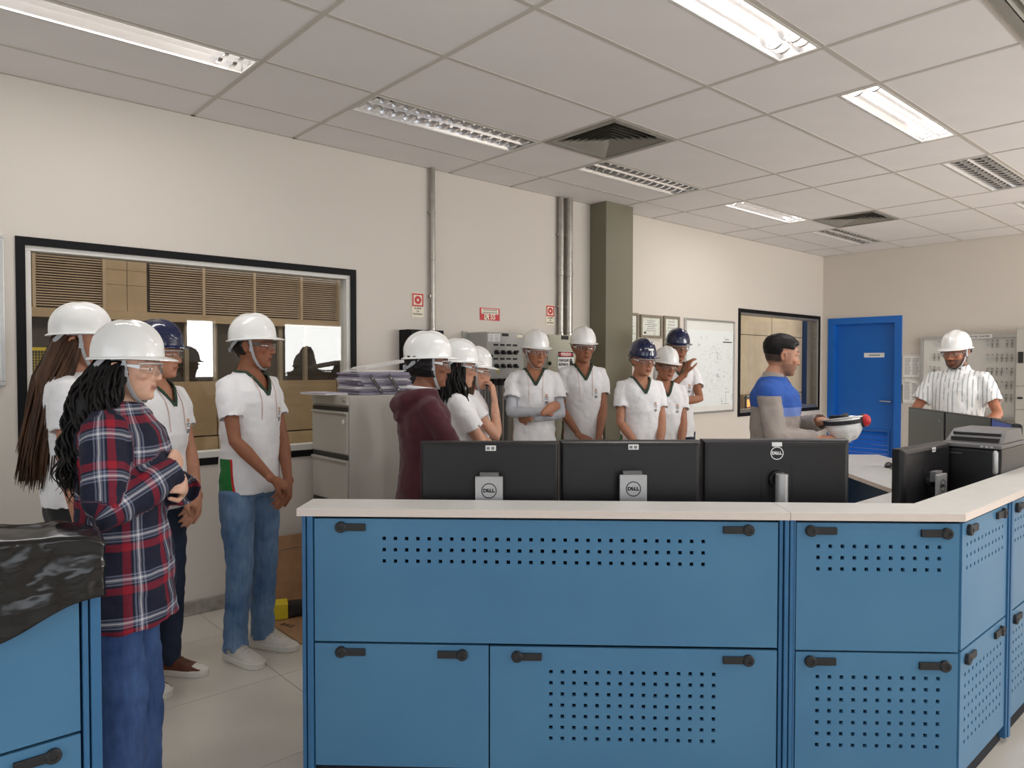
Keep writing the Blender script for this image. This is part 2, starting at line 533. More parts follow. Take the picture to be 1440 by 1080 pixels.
def lamp(ci, ri, lit):
    x0, x1, y0 = CX[ci] + 0.012, CX[ci + 1] - 0.012, CY[ri] + 0.012
    w = (LW if lit else UW) - 0.016
    L = x1 - x0
    t = thing('ceiling_lamp', LAMP_LABELS[(ci, ri)], 'ceiling lamp', (x0, y0, ZC), 0, 'recessed ceiling lamps')
    fr = MB()
    fr.box(0, L, 0, 0.012, -0.004, 0.004); fr.box(0, L, w - 0.012, w, -0.004, 0.004)
    fr.box(0, 0.012, 0.012, w - 0.012, -0.004, 0.004); fr.box(L - 0.012, L, 0.012, w - 0.012, -0.004, 0.004)
    fr.build('frame', 'whiteframe', t)
    hs = MB()
    hs.box(0.006, L - 0.006, 0.006, w - 0.006, 0.085, 0.09)
    hs.box(0.006, 0.012, 0.006, w - 0.006, 0.004, 0.085); hs.box(L - 0.012, L - 0.006, 0.006, w - 0.006, 0.004, 0.085)
    hs.build('housing', 'reflector', t)
    rf = MB()
    c = w / 2
    for a, b in (((0.01, 0.0), (0.05, 0.075)), ((c, 0.006), (c - 0.04, 0.075)), ((c, 0.006), (c + 0.04, 0.075)), ((w - 0.01, 0.0), (w - 0.05, 0.075))):
        rf.add([(0.013, a[0], a[1]), (L - 0.013, a[0], a[1]), (L - 0.013, b[0], b[1]), (0.013, b[0], b[1])], [(0, 1, 2, 3)])
    rf.build('reflector', 'reflector', t)
    for yy in (w * 0.27, w * 0.73):
        MB().tube([(0.03, yy, 0.055), (L - 0.03, yy, 0.055)], 0.013, 10).build('tube', 'tube' if lit else 'white', t, smooth='auto')
    nb = 3 if lit else 15
    bl = MB()
    for s in (0.012, c + 0.004):
        vs = []
        wd = c - 0.016
        for q in range(7):
            f = q / 6
            vs += [(-0.002, s + wd * f, 0.036), (-0.010, s + wd * f, 0.036 - 0.034 * (1 - (2 * f - 1) ** 2 * 0.55)), (0.010, s + wd * f, 0.036 - 0.034 * (1 - (2 * f - 1) ** 2 * 0.55)), (0.002, s + wd * f, 0.036)]
        fs = []
        for q in range(6):
            for e in range(4):
                fs.append((q * 4 + e, q * 4 + (e + 1) % 4, (q + 1) * 4 + (e + 1) % 4, (q + 1) * 4 + e))
        bl.add(vs, fs)
    bme = bl.mesh('louver_blade'); bme.materials.append(MT['louver'])
    xs = [0.09, L - 0.14, L - 0.07] if lit else [L * (q + 0.5) / nb for q in range(nb)]
    for x in xs:
        o = link('louver_blade', bme, None, t); o.location = (x, 0, 0)
    if lit:
        a = area('lamp_light', (x0 + L / 2 - 0.02, y0 + w / 2, ZC + 0.004), L - 0.13, w - 0.03, 12.5, (0, 0, -1), (1.0, 0.985, 0.97))
        a.parent = t; a.location = (L / 2 - 0.02, w / 2, 0.004)
for c_ in LIT: lamp(*c_, True)
for c_ in UNLIT: lamp(*c_, False)

def diffuser(ci, ri, label):
    x0, y0 = CX[ci], CY[ri]
    t = thing('air_diffuser', label, 'air diffuser', (x0 + 0.3125, y0 + 0.3125, ZC), 0, 'square ceiling air diffusers')
    fr = MB()
    for a, b, c, d in ((-0.30, 0.30, -0.30, -0.262), (-0.30, 0.30, 0.262, 0.30), (-0.30, -0.262, -0.262, 0.262), (0.262, 0.30, -0.262, 0.262)):
        fr.box(a, b, c, d, -0.008, 0.004)
    fr.build('frame', 'diffmetal', t)
    bx('plenum', 'diffdark', t, -0.30, 0.30, -0.30, 0.30, 0.07, 0.075)
    for q in range(7):
        r0 = 0.255 - q * 0.036; r1 = r0 - 0.030
        m_ = MB()
        vs = [(-r0, -r0, -0.004), (r0, -r0, -0.004), (r0, r0, -0.004), (-r0, r0, -0.004), (-r1, -r1, 0.022), (r1, -r1, 0.022), (r1, r1, 0.022), (-r1, r1, 0.022)]
        m_.add(vs, [(i, (i + 1) % 4, 4 + (i + 1) % 4, 4 + i) for i in range(4)])
        m_.build('vane', 'diffmetal', t)
diffuser(7, 3, 'larger square air diffuser with dark vanes between the louvred lamps')
diffuser(11, 3, 'smaller-looking far square air diffuser near the back corner')
diffuser(3, 3, 'square air diffuser behind the camera'); diffuser(7, 7, 'square air diffuser out to the right')

# ------------------------------------------------------------------ windows in the left wall
def window(n, W, pane_y):
    t = thing('window_%d' % n, None, None, (0, 0, 0)); t['kind'] = 'structure'
    x0, x1, z0, z1 = W
    b = bw
    for a in ((x0, x1, z0, z0 + b), (x0, x1, z1 - b, z1), (x0, x0 + b, z0 + b, z1 - b), (x1 - b, x1, z0 + b, z1 - b)):
        bx('black_surround', 'black', t, a[0], a[1], YW - 0.010, YW, a[2], a[3])
    x0 += b; x1 -= b; z0 += b; z1 -= b
    f = 0.026
    for a in ((x0, x1, z0, z0 + f + 0.012), (x0, x1, z1 - f, z1), (x0, x0 + f, z0 + f, z1 - f), (x1 - f, x1, z0 + f, z1 - f)):
        bx('window_frame', 'whiteframe' if n == 1 else 'steel', t, a[0], a[1], YW + 0.005, YW + 0.09, a[2], a[3], bevel=0.003)
    bx('pane', 'glass', t, x0 + f - 0.004, x1 - f + 0.004, pane_y, pane_y + 0.005, z0 + f - 0.004, z1 - f + 0.004)
window(1, W1, YW + 0.045)
window(2, W2, YW + 0.045)

# ------------------------------------------------------------------ hall beyond the left wall
structure('floor_hall', MB().box(-1.5, 15, YW + 0.15, 9.0, -0.1, 0), 'hallgrey')
structure('ceiling_hall', MB().box(-1.5, 15, YW + 0.15, 7.3, 3.2, 3.3), 'hallgrey')
structure('wall_hall_end', MB().box(-1.6, -1.5, YW + 0.15, 7.3, 0, 3.2), 'hallgrey')
structure('wall_hall_far_end', MB().box(15, 15.1, YW + 0.15, 7.3, 0, 3.2), 'hallgrey')
fa = structure('wall_hall_facade', MB().box(-1.5, 9.3, 7.05, 7.25, 0, 1.33).box(-1.5, 9.3, 7.05, 7.25, 1.88, 3.2)
               .box(-1.5, 9.3, 7.05, 7.25, 1.33, 1.88), 'halldark')
for x0, x1 in ((-0.6, 1.0), (1.0, 1.51), (1.87, 2.345), (2.345, 2.83), (2.83, 3.32), (3.32, 3.75)):
    L = x1 - x0 - 0.02
    sm = MB().add([(0, 0, 0), (L, 0, 0), (L, 0.016, 0.011), (0, 0.016, 0.011), (0, 0.003, -0.003), (L, 0.003, -0.003), (L, 0.019, 0.008), (0, 0.019, 0.008)],
                  [(0, 1, 2, 3), (7, 6, 5, 4), (0, 4, 5, 1), (3, 2, 6, 7), (0, 3, 7, 4), (1, 5, 6, 2)]).mesh('slat')
    sm.materials.append(MT['slat'])
    for q in range(24):
        o = link('slat', sm, None, fa); o.location = (x0 + 0.01, 7.0, 1.98 + q * 0.0215)
    bx('mullion', 'slat', fa, x1 - 0.012, x1 + 0.012, 6.985, 7.05, 1.96, 2.55)
for x0, x1 in ((1.525, 1.69), (1.695, 1.852)):
    for z0, z1 in ((1.965, 2.19), (2.193, 2.32), (2.323, 2.55)):
        bx('wood_panel', 'tan', fa, x0, x1, 7.0, 7.05, z0, z1)
bx('beam', 'tan', fa, -1.5, 4.6, 6.97, 7.05, 1.885, 1.962)
bx('dark_post', 'halldark', fa, 3.77, 4.0, 6.8, 7.05, 0, 3.2)
for k in range(-2, 5):
    bx('board_panel', 'tan', fa, -1.3 + k * 1.25 + 1.25, -0.06 + k * 1.25 + 1.25, 6.95, 7.05, 0.83, 1.335)
    bx('board_panel', 'tanlow', fa, -1.3 + k * 1.25 + 1.25, -0.06 + k * 1.25 + 1.25, 6.93, 7.05, 0.05, 0.815)
for x in (2.19, 2.45, 3.10, 3.37, 3.80):
    bx('window_bar', 'hallgrey', fa, x - 0.018, x + 0.018, 7.0, 7.05, 1.335, 1.885)
bx('window_bar', 'halldark', fa, 3.1, 3.8, 7.06, 7.10, 1.56, 1.575)
# yellow machine guard standing in the hall
g = thing('machine_guard', 'yellow framed wire-mesh machine guard seen through the big window', 'machine guard', (0.86, 6.6, 0))
for a in ((0, 0.24, 1.60, 1.625), (0, 0.24, 1.36, 1.385), (0, 0.024, 1.385, 1.60), (0.216, 0.24, 1.385, 1.60), (0, 0.024, 0, 1.36), (0.216, 0.24, 0, 1.36)):
    bx('frame_bar', 'yellow', g, a[0], a[1], 0, 0.03, a[2], a[3])
for q in range(9):
    bx('mesh_wire', 'yellow', g, 0.024, 0.216, 0.013, 0.017, 1.40 + q * 0.022, 1.403 + q * 0.022)
    bx('mesh_wire', 'yellow', g, 0.04 + q * 0.0205, 0.043 + q * 0.0205, 0.013, 0.017, 1.385, 1.60)
# panels seen through the second window
ww = structure('wall_hall_panels', MB().box(8.2, 15, 5.66, 5.8, 0, 3.2), 'halldark')
for x0, x1 in ((8.3, 9.35), (9.36, 10.33), (10.34, 11.32), (11.9, 12.9)):
    for z0, z1 in ((0.0, 1.06), (1.07, 1.945), (1.955, 2.6), (2.61, 3.15)):
        if z0 == 0.0 and x0 > 9 and x0 < 9.5: continue
        bx('tan_panel', 'tan', ww, x0, x1 - 0.006, 5.60, 5.66, z0, z1)
bx('navy_post', 'navyframe', ww, 11.33, 11.9, 5.3, 5.66, 0, 3.2)
bx('grey_post', 'hallgrey', ww, 12.0, 12.3, 5.2, 5.4, 0, 3.2)
mg = thing('grille_box', 'orange-lit grille box behind the second window', 'grille box', (9.4, 5.5, 0))
bx('box_body', 'tan', mg, 0, 0.9, 0.02, 0.1, 0.0, 1.06)
MT['amber'] = emit('amber_glow', (255, 170, 70), 1.2)
bx('glow_panel', 'amber', mg, 0.05, 0.85, 0.012, 0.02, 0.6, 1.0)
for q in range(6):
    bx('grille_bar', 'ink', mg, 0.02 + q * 0.16, 0.045 + q * 0.16, -0.01, 0.01, 0.55, 1.06)
for q in range(4):
    bx('grille_bar', 'ink', mg, 0, 0.9, -0.01, 0.01, 0.60 + q * 0.14, 0.615 + q * 0.14)

# ------------------------------------------------------------------ olive column and pipes
t = structure('trim_1', MB().box(4.905, 5.285, 4.245, YW, 0, ZC + 0.02), 'column', bevel=0.006)
tag(t, 'olive painted square column against the left wall', None)

def pipe(x, y, z0, z1, r, label, name='conduit'):
    t = thing(name, label, 'pipe', (x, y, z0))
    MB().tube([(0, 0, 0), (0, 0, z1 - z0)], r, 14, cap='flat').build('pipe', 'steel', t, smooth='auto')
    z = 0.55
    while z < z1 - z0 - 0.2:
        MB().lathe([(r, z - 0.025), (r + 0.003, z - 0.022), (r + 0.003, z + 0.022), (r, z + 0.025)], 14).build('coupling', 'steel', t, smooth='auto')
        z += 0.9
    MB().lathe([(r + 0.004, 0.0), (r + 0.004, 0.03), (r, 0.034)], 14).build('coupling', 'steel', t, smooth='auto')
    for z in (0.25, (z1 - z0) * 0.72):
        bx('clamp', 'steel', t, -r - 0.006, r + 0.006, -0.004, YW - y, z, z + 0.018)
pipe(3.135, YW - 0.03, 1.745, ZC, 0.019, 'single galvanised conduit rising from the black wall box')
pipe(4.495, YW - 0.032, 1.744, ZC, 0.026, 'left pipe of the pair beside the olive column')
pipe(4.592, YW - 0.036, 1.744, ZC, 0.033, 'right, thicker pipe of the pair beside the olive column')

# ------------------------------------------------------------------ things on the left wall
def fire_sign(x0, x1, z0, z1, label):
    t = thing('fire_alarm_sign', label, 'sign', (x0, YW, z0), 0, 'fire alarm signs')
    w, h = x1 - x0, z1 - z0
    bx('plate', 'cream', t, 0, w, -0.004, 0, 0, h)
    zt = h - 0.006; zb = zt - w + 0.008
    q = 0.011
    for a in ((0.003, w - 0.003, zt - q, zt), (0.003, w - 0.003, zb, zb + q), (0.003, 0.003 + q, zb + q, zt - q), (w - 0.003 - q, w - 0.003, zb + q, zt - q)):
        bx('red_border', 'red', t, a[0], a[1], -0.0055, -0.004, a[2], a[3])
    cz = (zt + zb) / 2
    m = MB(Matrix.Translation((w / 2, -0.005, cz)) @ Matrix.Rotation(R(90), 4, 'X'))
    ro, ri = w * 0.29, w * 0.10
    m.loft([[(rr * math.cos(a_ * math.pi / 12), rr * math.sin(a_ * math.pi / 12), zz) for a_ in range(24)] for rr, zz in ((ri, 0), (ro, 0), (ro, 0.001), (ri, 0.001))], closed=True)
    m.build('red_ring', 'red', t)
    zl = zb - 0.014
    for s in ('ALARME', 'DE', 'INCÊNDIO'):
        lettering(s, 0.017, 'ink', t, (w / 2, -0.0048, zl), (1, 0, 0)); zl -= 0.021
fire_sign(2.968, 3.072, 1.842, 2.024, 'cream sign with red-framed ring symbol left of the single conduit')
fire_sign(4.346, 4.446, 1.838, 2.012, 'cream sign with red-framed ring symbol left of the pipe pair')

t = thing('emergency_number_sign', 'red sign with a phone symbol and the number 55', 'sign', (3.612, YW, 1.85))
bx('plate', 'red', t, 0, 0.206, -0.004, 0, 0, 0.098)
bx('cream_field', 'cream', t, 0.014, 0.192, -0.0048, -0.004, 0.050, 0.091)
for q, (a, b) in enumerate(((0.03, 0.17), (0.024, 0.182))):
    s = MB()
    xx = a
    while xx < b:
        L = rnd.uniform(0.006, 0.011); s.box(xx, xx + L, -0.0053, -0.0048, 0.076 - q * 0.02, 0.086 - q * 0.02); xx += L + 0.003
    s.build('small_print', 'inkgrey', t, kind='stuff')
bx('phone_field', 'cream', t, 0.045, 0.092, -0.0048, -0.004, 0.004, 0.046)
MB().tube([(0.058, -0.005, 0.039), (0.060, -0.005, 0.024), (0.068, -0.005, 0.014), (0.080, -0.005, 0.010)], [(0.006, 0.001), (0.003, 0.001), (0.003, 0.001), (0.006, 0.001)], 8, side=(0, 0, 1)).build('phone_symbol', 'ink', t)
lettering('55', 0.056, 'cream', t, (0.133, -0.0048, 0.026), (1, 0, 0), bold=0.0015)

t = thing('wall_box', 'black metal box on the wall behind the person in the maroon hoodie', 'box', (2.858, YW, 1.28))
bx('box_body', 'black', t, 0, 0.31, -0.125, 0, 0, 0.465, bevel=0.004)
bx('box_door', 'black', t, 0.012, 0.298, -0.135, -0.126, 0.012, 0.453, bevel=0.003)
MB(Matrix.Translation((0.03, -0.135, 0.23)) @ Matrix.Rotation(R(90), 4, 'X')).lathe([(0.011, 0), (0.011, 0.006), (0.007, 0.008)], 12).build('lock', 'steel', t)

# control panel with switches
t = thing('switch_panel', 'grey wall panel with two rows of black rotary switches', 'control panel', (3.482, 4.2, 1.384))
bx('box_body', 'panelgrey', t, 0, 0.39, 0.012, 0.235, 0, 0.36, bevel=0.004)
dr = bx('panel_door', 'panelgrey', t, 0.004, 0.386, 0, 0.011, 0.004, 0.356, bevel=0.003)
bx('mounting_plate', 'panelgrey', t, -0.05, 0.0, 0.225, 0.236, 0.25, 0.37)
sheet = bx('label_sheet', 'paper', t, 0.018, 0.135, -0.002, 0, 0.285, 0.345)
for q in range(4):
    for p_ in range(2):
        bx('print_block', 'inkgrey', sheet, 0.028 + p_ * 0.055, 0.062 + p_ * 0.055, -0.0026, -0.002, 0.292 + q * 0.013, 0.295 + q * 0.013)
bx('name_plate', 'ink', t, 0.155, 0.222, -0.003, 0, 0.330, 0.352)
bx('tag_plate', 'cream', t, 0.31, 0.37, -0.003, 0, 0.325, 0.345)
for row, (zp, zk) in enumerate(((0.262, 0.205), (0.155, 0.100))):
    for q in range(4):
        x = 0.093 + q * 0.066
        bx('switch_label', 'ink', t, x - 0.022, x + 0.022, -0.003, 0, zp - 0.007, zp + 0.007)
        k = MB(Matrix.Translation((x, 0, zk)) @ Matrix.Rotation(R(90), 4, 'X')).lathe([(0.017, 0), (0.017, 0.010), (0.013, 0.013)], 14).build('rotary_switch', 'ink', t)
        MB(Matrix.Translation((x, -0.013, zk)) @ Matrix.Rotation(R(rnd.choice((-40, 40))), 4, 'Y')).box(-0.006, 0.006, -0.022, 0, -0.017, 0.017).build('switch_grip', 'plasticblk', k)
for z in (0.06, 0.27):
    bx('hinge', 'ink', t, 0.386, 0.396, -0.004, 0.012, z, z + 0.02)
bx('key_tag', 'yellow', t, 0.106, 0.118, -0.006, -0.002, 0.045, 0.085)
bx('latch', 'ink', t, 0.04, 0.055, -0.012, 0, 0.165, 0.185)
for q in range(5):
    x = 3.53 + q * 0.062
    c = thing('panel_conduit', ['leftmost', 'second', 'middle', 'fourth', 'rightmost'][q] + ' dark conduit hanging below the switch panel', 'pipe', (x, 4.31, 0.0), 0, 'dark conduits below the switch panel')
    MB().tube([(0, 0, 0), (0, 0, 1.384)], 0.017, 10, cap='flat').build('pipe', 'greyplastic', c, smooth='auto')
    MB().lathe([(0.023, 1.33), (0.023, 1.38)], 10).build('gland', 'ink', c, smooth='auto')

t = thing('electric_cabinet', 'tall olive-grey electrical cabinet carrying the danger sign', 'cabinet', (4.131, 4.2, 0))
bx('cabinet_body', 'panelolive', t, 0, 0.52, 0.012, 0.235, 0.25, 1.744, bevel=0.004)
bx('cabinet_door', 'panelolive', t, 0.008, 0.512, 0, 0.011, 0.258, 1.736, bevel=0.003)
bx('plinth', 'ink', t, 0.01, 0.51, 0.03, 0.23, 0, 0.25)
bx('name_plate', 'ink', t, 0.16, 0.245, -0.003, 0, 1.705, 1.737)
MB(Matrix.Translation((0.02, 0, 1.505)) @ Matrix.Rotation(R(90), 4, 'X')).lathe([(0.016, 0), (0.016, 0.012), (0.010, 0.016)], 14).build('lock', 'ink', t)
s = thing('danger_sign', 'white, black and red PERIGO sign on the olive cabinet', 'sign', (4.247, 4.198, 1.462))
bx('plate', 'white', s, 0, 0.19, -0.003, 0, 0, 0.145)
bx('black_header', 'ink', s, 0.003, 0.187, -0.0036, -0.003, 0.097, 0.142)
m = MB(Matrix.Translation((0.095, -0.0036, 0.1195)) @ Matrix.Rotation(R(90), 4, 'X'))
m.loft([[(0.086 * math.cos(a * math.pi / 14), 0.0195 * math.sin(a * math.pi / 14), z) for a in range(28)] for z in (0, 0.0008)])
m.build('red_oval', 'red', s)
lettering('PERIGO', 0.034, 'white', s, (0.095, -0.0046, 0.119), (1, 0, 0), bold=0.0008)
lettering('CHOQUE', 0.027, 'ink', s, (0.068, -0.0036, 0.068), (1, 0, 0), bold=0.0012, sx=1.05)
lettering('ELÉTRICO', 0.027, 'ink', s, (0.068, -0.0036, 0.034), (1, 0, 0), bold=0.0012, sx=0.95)
hd = MB()
hd.box(0.140, 0.170, -0.0042, -0.003, 0.022, 0.055)
for q, hh in enumerate((0.078, 0.086, 0.086, 0.080)):
    hd.box(0.140 + q * 0.008, 0.146 + q * 0.008, -0.0042, -0.003, 0.055, hh)
hd.box(0.171, 0.179, -0.0042, -0.003, 0.04, 0.062)
hd.build('hand_symbol', 'ink', s)

# framed certificates and the wall map
def certificate(x0, x1, z0, z1, label):
    t = thing('framed_certificate', label, 'certificate', (x0, YW, z0), 0, 'framed certificates')
    w, h = x1 - x0, z1 - z0
    f = 0.026
    for a in ((0, w, 0, f), (0, w, h - f, h), (0, f, f, h - f), (w - f, w, f, h - f)):
        bx('frame_side', 'wood', t, a[0], a[1], -0.022, 0, a[2], a[3], bevel=0.003)
    sh = bx('sheet', 'cert', t, f, w - f, -0.010, -0.006, f, h - f)
    iw = w - 2 * f
    zz = h - f - 0.035
    for q in range(6):
        L = iw * rnd.uniform(0.35, 0.75)
        bx('print_line', 'inkgrey', sh, w / 2 - L / 2, w / 2 + L / 2, -0.0108, -0.010, zz, zz + 0.006); zz -= (h - 2 * f) * 0.11
    bx('seal', 'ink', sh, f + iw * 0.12, f + iw * 0.24, -0.0108, -0.010, f + 0.015, f + 0.035)
    bx('glass_front', 'picglass', t, f, w - f, -0.014, -0.012, f, h - f)
certificate(5.31, 5.596, 1.62, 2.0, 'framed certificate half hidden behind the olive column')
certificate(5.627, 5.972, 1.764, 1.992, 'landscape framed certificate left of the upright one')
certificate(6.006, 6.276, 1.66, 1.996, 'upright framed certificate beside the wall map')

MT['mapline'] = M('map_ink', (164, 170, 176), 0.7, var=0.05)
t = thing('wall_map', 'white wall board with a pinned site map and aluminium frame', 'map board', (6.37, YW, 0.972))
w, h, f = 0.955, 1.02, 0.022
bx('board', 'boardwhite', t, f, w - f, -0.014, 0, f, h - f)
for a in ((0, w, 0, f), (0, w, h - f, h), (0, f, f, h - f), (w - f, w, f, h - f)):
    bx('frame_side', 'alum', t, a[0], a[1], -0.024, 0, a[2], a[3], bevel=0.002)
sh = bx('map_sheet', 'mappaper', t, 0.03, w - 0.03, -0.017, -0.015, 0.075, 0.905)
for q in range(150):
    a = rnd.gauss(0.55, 0.16); b = rnd.choice((rnd.gauss(0.30, 0.08), rnd.gauss(0.42, 0.12), rnd.gauss(0.66, 0.06)))
    if not (0.06 < a < 0.9 and 0.1 < b < 0.86): continue
    L = rnd.uniform(0.006, 0.04)
    d = MB()
    if rnd.random() < 0.55: d.box(a, min(a + L, 0.915), -0.0176, -0.017, b, b + 0.003)
    else: d.box(a, a + 0.003, -0.0176, -0.017, b, b + L * 0.7)
    d.build('map_line', 'mapline', sh)
for a in ((0.70, 0.86, 0.09, 0.094), (0.70, 0.704, 0.09, 0.16), (0.78, 0.784, 0.09, 0.22), (0.78, 0.86, 0.22, 0.224), (0.72, 0.90, 0.775, 0.787)):
    bx('map_line', 'ink' if a[2] > 0.7 else 'inkgrey', sh, a[0], a[1], -0.0176, -0.017, a[2], a[3])
lettering('PLANTA', 0.022, 'ink', sh, (0.80, -0.0172, 0.81), (1, 0, 0))

t = thing('notice_board', 'aluminium framed grey board at the left edge of the picture', 'notice board', (-0.75, YW, 1.378))
w, h = 1.255, 0.765
bx('board', 'boardwhite', t, f, w - f, -0.014, 0, f, h - f)
for a in ((0, w, 0, f), (0, w, h - f, h), (0, f, f, h - f), (w - f, w, f, h - f)):
    bx('frame_side', 'alum', t, a[0], a[1], -0.028, 0, a[2], a[3], bevel=0.003)

# ------------------------------------------------------------------ door in the back wall
t = thing('door_1', None, None); t['kind'] = 'structure'
fw_ = 0.085
for a in ((DY0, DY0 + fw_, 0, DZ), (DY1 - fw_, DY1, 0, DZ), (DY0 + fw_, DY1 - fw_, DZ - fw_, DZ)):
    bx('door_frame', 'doorblue', t, XB - 0.014, XB + 0.13, a[0], a[1], a[2], a[3], bevel=0.003)
lf = MB().box(XB + 0.075, XB + 0.115, DY0 + fw_, DY1 - fw_, 0.66, DZ - fw_)
lf.box(XB + 0.075, XB + 0.115, DY0 + fw_, DY0 + fw_ + 0.09, 0.0, 0.66).box(XB + 0.075, XB + 0.115, DY1 - fw_ - 0.15, DY1 - fw_, 0.0, 0.66).box(XB + 0.075, XB + 0.115, DY0 + fw_ + 0.09, DY1 - fw_ - 0.15, 0.0, 0.12)
leaf = lf.build('door_leaf', 'doorblue', t)
for q in range(9):
    z = 0.14 + q * 0.057
    MB().add([(XB + 0.068, DY0 + fw_ + 0.09, z), (XB + 0.068, DY1 - fw_ - 0.15, z), (XB + 0.11, DY1 - fw_ - 0.15, z + 0.045), (XB + 0.11, DY0 + fw_ + 0.09, z + 0.045),
              (XB + 0.060, DY0 + fw_ + 0.09, z + 0.004), (XB + 0.060, DY1 - fw_ - 0.15, z + 0.004), (XB + 0.102, DY1 - fw_ - 0.15, z + 0.05), (XB + 0.102, DY0 + fw_ + 0.09, z + 0.05)],
             [(0, 1, 2, 3), (7, 6, 5, 4), (0, 4, 5, 1), (3, 2, 6, 7), (0, 3, 7, 4), (1, 5, 6, 2)]).build('louver_slat', 'doorblue', leaf)
for a in ((DY0 + fw_ + 0.07, DY1 - fw_ - 0.13, 0.655, 0.68), (DY0 + fw_ + 0.07, DY0 + fw_ + 0.092, 0.12, 0.655), (DY1 - fw_ - 0.152, DY1 - fw_ - 0.13, 0.12, 0.655)):
    bx('louver_frame', 'doorblue', leaf, XB + 0.06, XB + 0.078, a[0], a[1], a[2], a[3])
hdl = MB().tube([(XB + 0.075, 3.585, 1.04), (XB + 0.03, 3.585, 1.04), (XB + 0.025, 3.60, 1.04), (XB + 0.025, 3.70, 1.045)], 0.009, 10)
hdl.build('door_handle', 'alum', leaf, smooth='auto')
bx('lock_plate', 'doorblue', leaf, XB + 0.070, XB + 0.075, 3.565, 3.605, 0.92, 1.10)
s = thing('door_plate', 'small white plate with dark print on the blue door', 'sign', (XB + 0.075, 3.80, 1.60))
bx('plate', 'white', s, -0.004, 0, -0.125, 0.125, 0, 0.058)
m = MB(); yy = 0.06
while yy > -0.06:
    L = rnd.uniform(0.008, 0.013); m.box(-0.0048, -0.004, yy - L, yy, 0.022, 0.036); yy -= L + 0.004
m.build('small_print', 'ink', s, kind='stuff')

# papers by the door and the key board
def wall_sheet(name, y0, y1, z0, z1, label, tilt=0.0):
    t = thing(name, label, 'paper', (XB, (y0 + y1) / 2, z0))
    w = (y1 - y0) / 2; h = z1 - z0
    bx('backing', 'boardwhite', t, -0.010, 0, -w, w, 0, h)
    sh = bx('sheet', 'paper', t, -0.013, -0.011, -w + 0.012, w - 0.012, 0.012, h - 0.02)
    q = h - 0.05
    while q > 0.04:
        L = w * rnd.uniform(0.5, 0.72)
        for a, b in ((-w * 0.76, -w * 0.76 + L), (w * 0.05, w * 0.05 + L)):
            bx('print_line', 'inkgrey', sh, -0.0136, -0.013, -b, -a, q, q + 0.006)
        q -= 0.017
    if tilt:
        MB(Matrix.Translation((-0.02, 0, h - 0.05)) @ Matrix.Rotation(R(14), 4, 'X')).box(-0.004, 0, -w + 0.01, w - 0.03, 0, 0.035).build('loose_sheet', 'paper', t)
        bx('pocket', 'greyplastic', t, -0.016, -0.010, w - 0.012, w, 0, h * 0.75)
wall_sheet('paper_holder', 3.21, 3.43, 1.345, 1.625, 'upper printed sheet in a holder beside the blue door')
wall_sheet('paper_holder', 3.21, 3.43, 1.03, 1.335, 'lower printed sheets in a pocket beside the blue door', 1)

t = thing('key_board', 'shallow white key cabinet with rows of hanging keys behind the man in the striped shirt', 'key cabinet', (XB, 2.215, 0.89))
w, h = 1.0, 0.95
bx('back_board', 'boardwhite', t, -0.02, 0, 0.02, w - 0.02, 0.02, h - 0.02)
for a in ((0, w, 0, 0.03), (0, w, h - 0.03, h), (0, 0.03, 0.03, h - 0.03), (w - 0.03, w, 0.03, h - 0.03)):
    bx('frame_side', 'alum', t, -0.06, 0, a[0], a[1], a[2], a[3], bevel=0.002)
bx('divider', 'alum', t, -0.03, -0.02, w * 0.52 - 0.012, w * 0.52 + 0.012, 0.03, h - 0.03)
pl = bx('title_plate', 'white', t, -0.066, -0.06, 0.25, 0.60, h - 0.035, h + 0.012)
lettering('QUADRO DE CHAVES', 0.030, 'ink', pl, (-0.0662, 0.425, h - 0.012), (0, -1, 0), bold=0.0006)
KM = None
def key_mesh():
    m = MB()
    m.loft([[(-0.003 + z, 0.014 * math.cos(a * math.pi / 8) * s, -0.02 + 0.016 * math.sin(a * math.pi / 8) * s) for a in range(16)] for s, z in ((1, 0), (0.8, 0), (0.8, 0.003), (1, 0.003))], closed=True)
    m.box(-0.004, 0.0, -0.012, 0.012, -0.062, -0.034); m.box(-0.004, 0.0, -0.005, 0.005, -0.10, -0.06); m.box(-0.004, 0, 0.004, 0.010, -0.09, -0.075)
    me = m.mesh('key'); me.materials.append(MT['key']); return me
KM = key_mesh()
tagm = MB().box(-0.004, 0.0, -0.018, 0.018, -0.075, -0.035).box(-0.003, -0.001, -0.002, 0.002, -0.036, 0).mesh('key'); tagm.materials.append(MT['keytag'])
hookm = MB().box(-0.025, 0, -0.003, 0.003, -0.003, 0.003).box(-0.025, -0.022, -0.003, 0.003, -0.003, 0.012).mesh('hook'); hookm.materials.append(MT['key'])
ORD = ('first', 'second', 'third', 'fourth', 'fifth', 'last')
def hang_key(y, z, kind, lab):
    hk = link('hook', hookm, None, t); hk.location = (-0.02, y - 2.215, z - 0.89)
    k = link('key', KM if kind else tagm, None); k.location = (XB - 0.041, y, z); k.scale = (1, 0.75, 0.8)
    tag(k, lab, 'key', 'keys in the key cabinet')
for rr, z in enumerate((1.775, 1.615, 1.46, 1.31, 1.165)):
    for cc in range(6):
        if (rr, cc) in ((0, 3), (4, 0), (4, 1), (4, 2), (3, 0), (3, 1)): continue
        hang_key(2.515 - cc * 0.047, z, 1 if rnd.random() < 0.75 else 0, 'key in the right half of the key cabinet, row %s, %s column' % (('one', 'two', 'three', 'four', 'five')[rr], ORD[cc]))
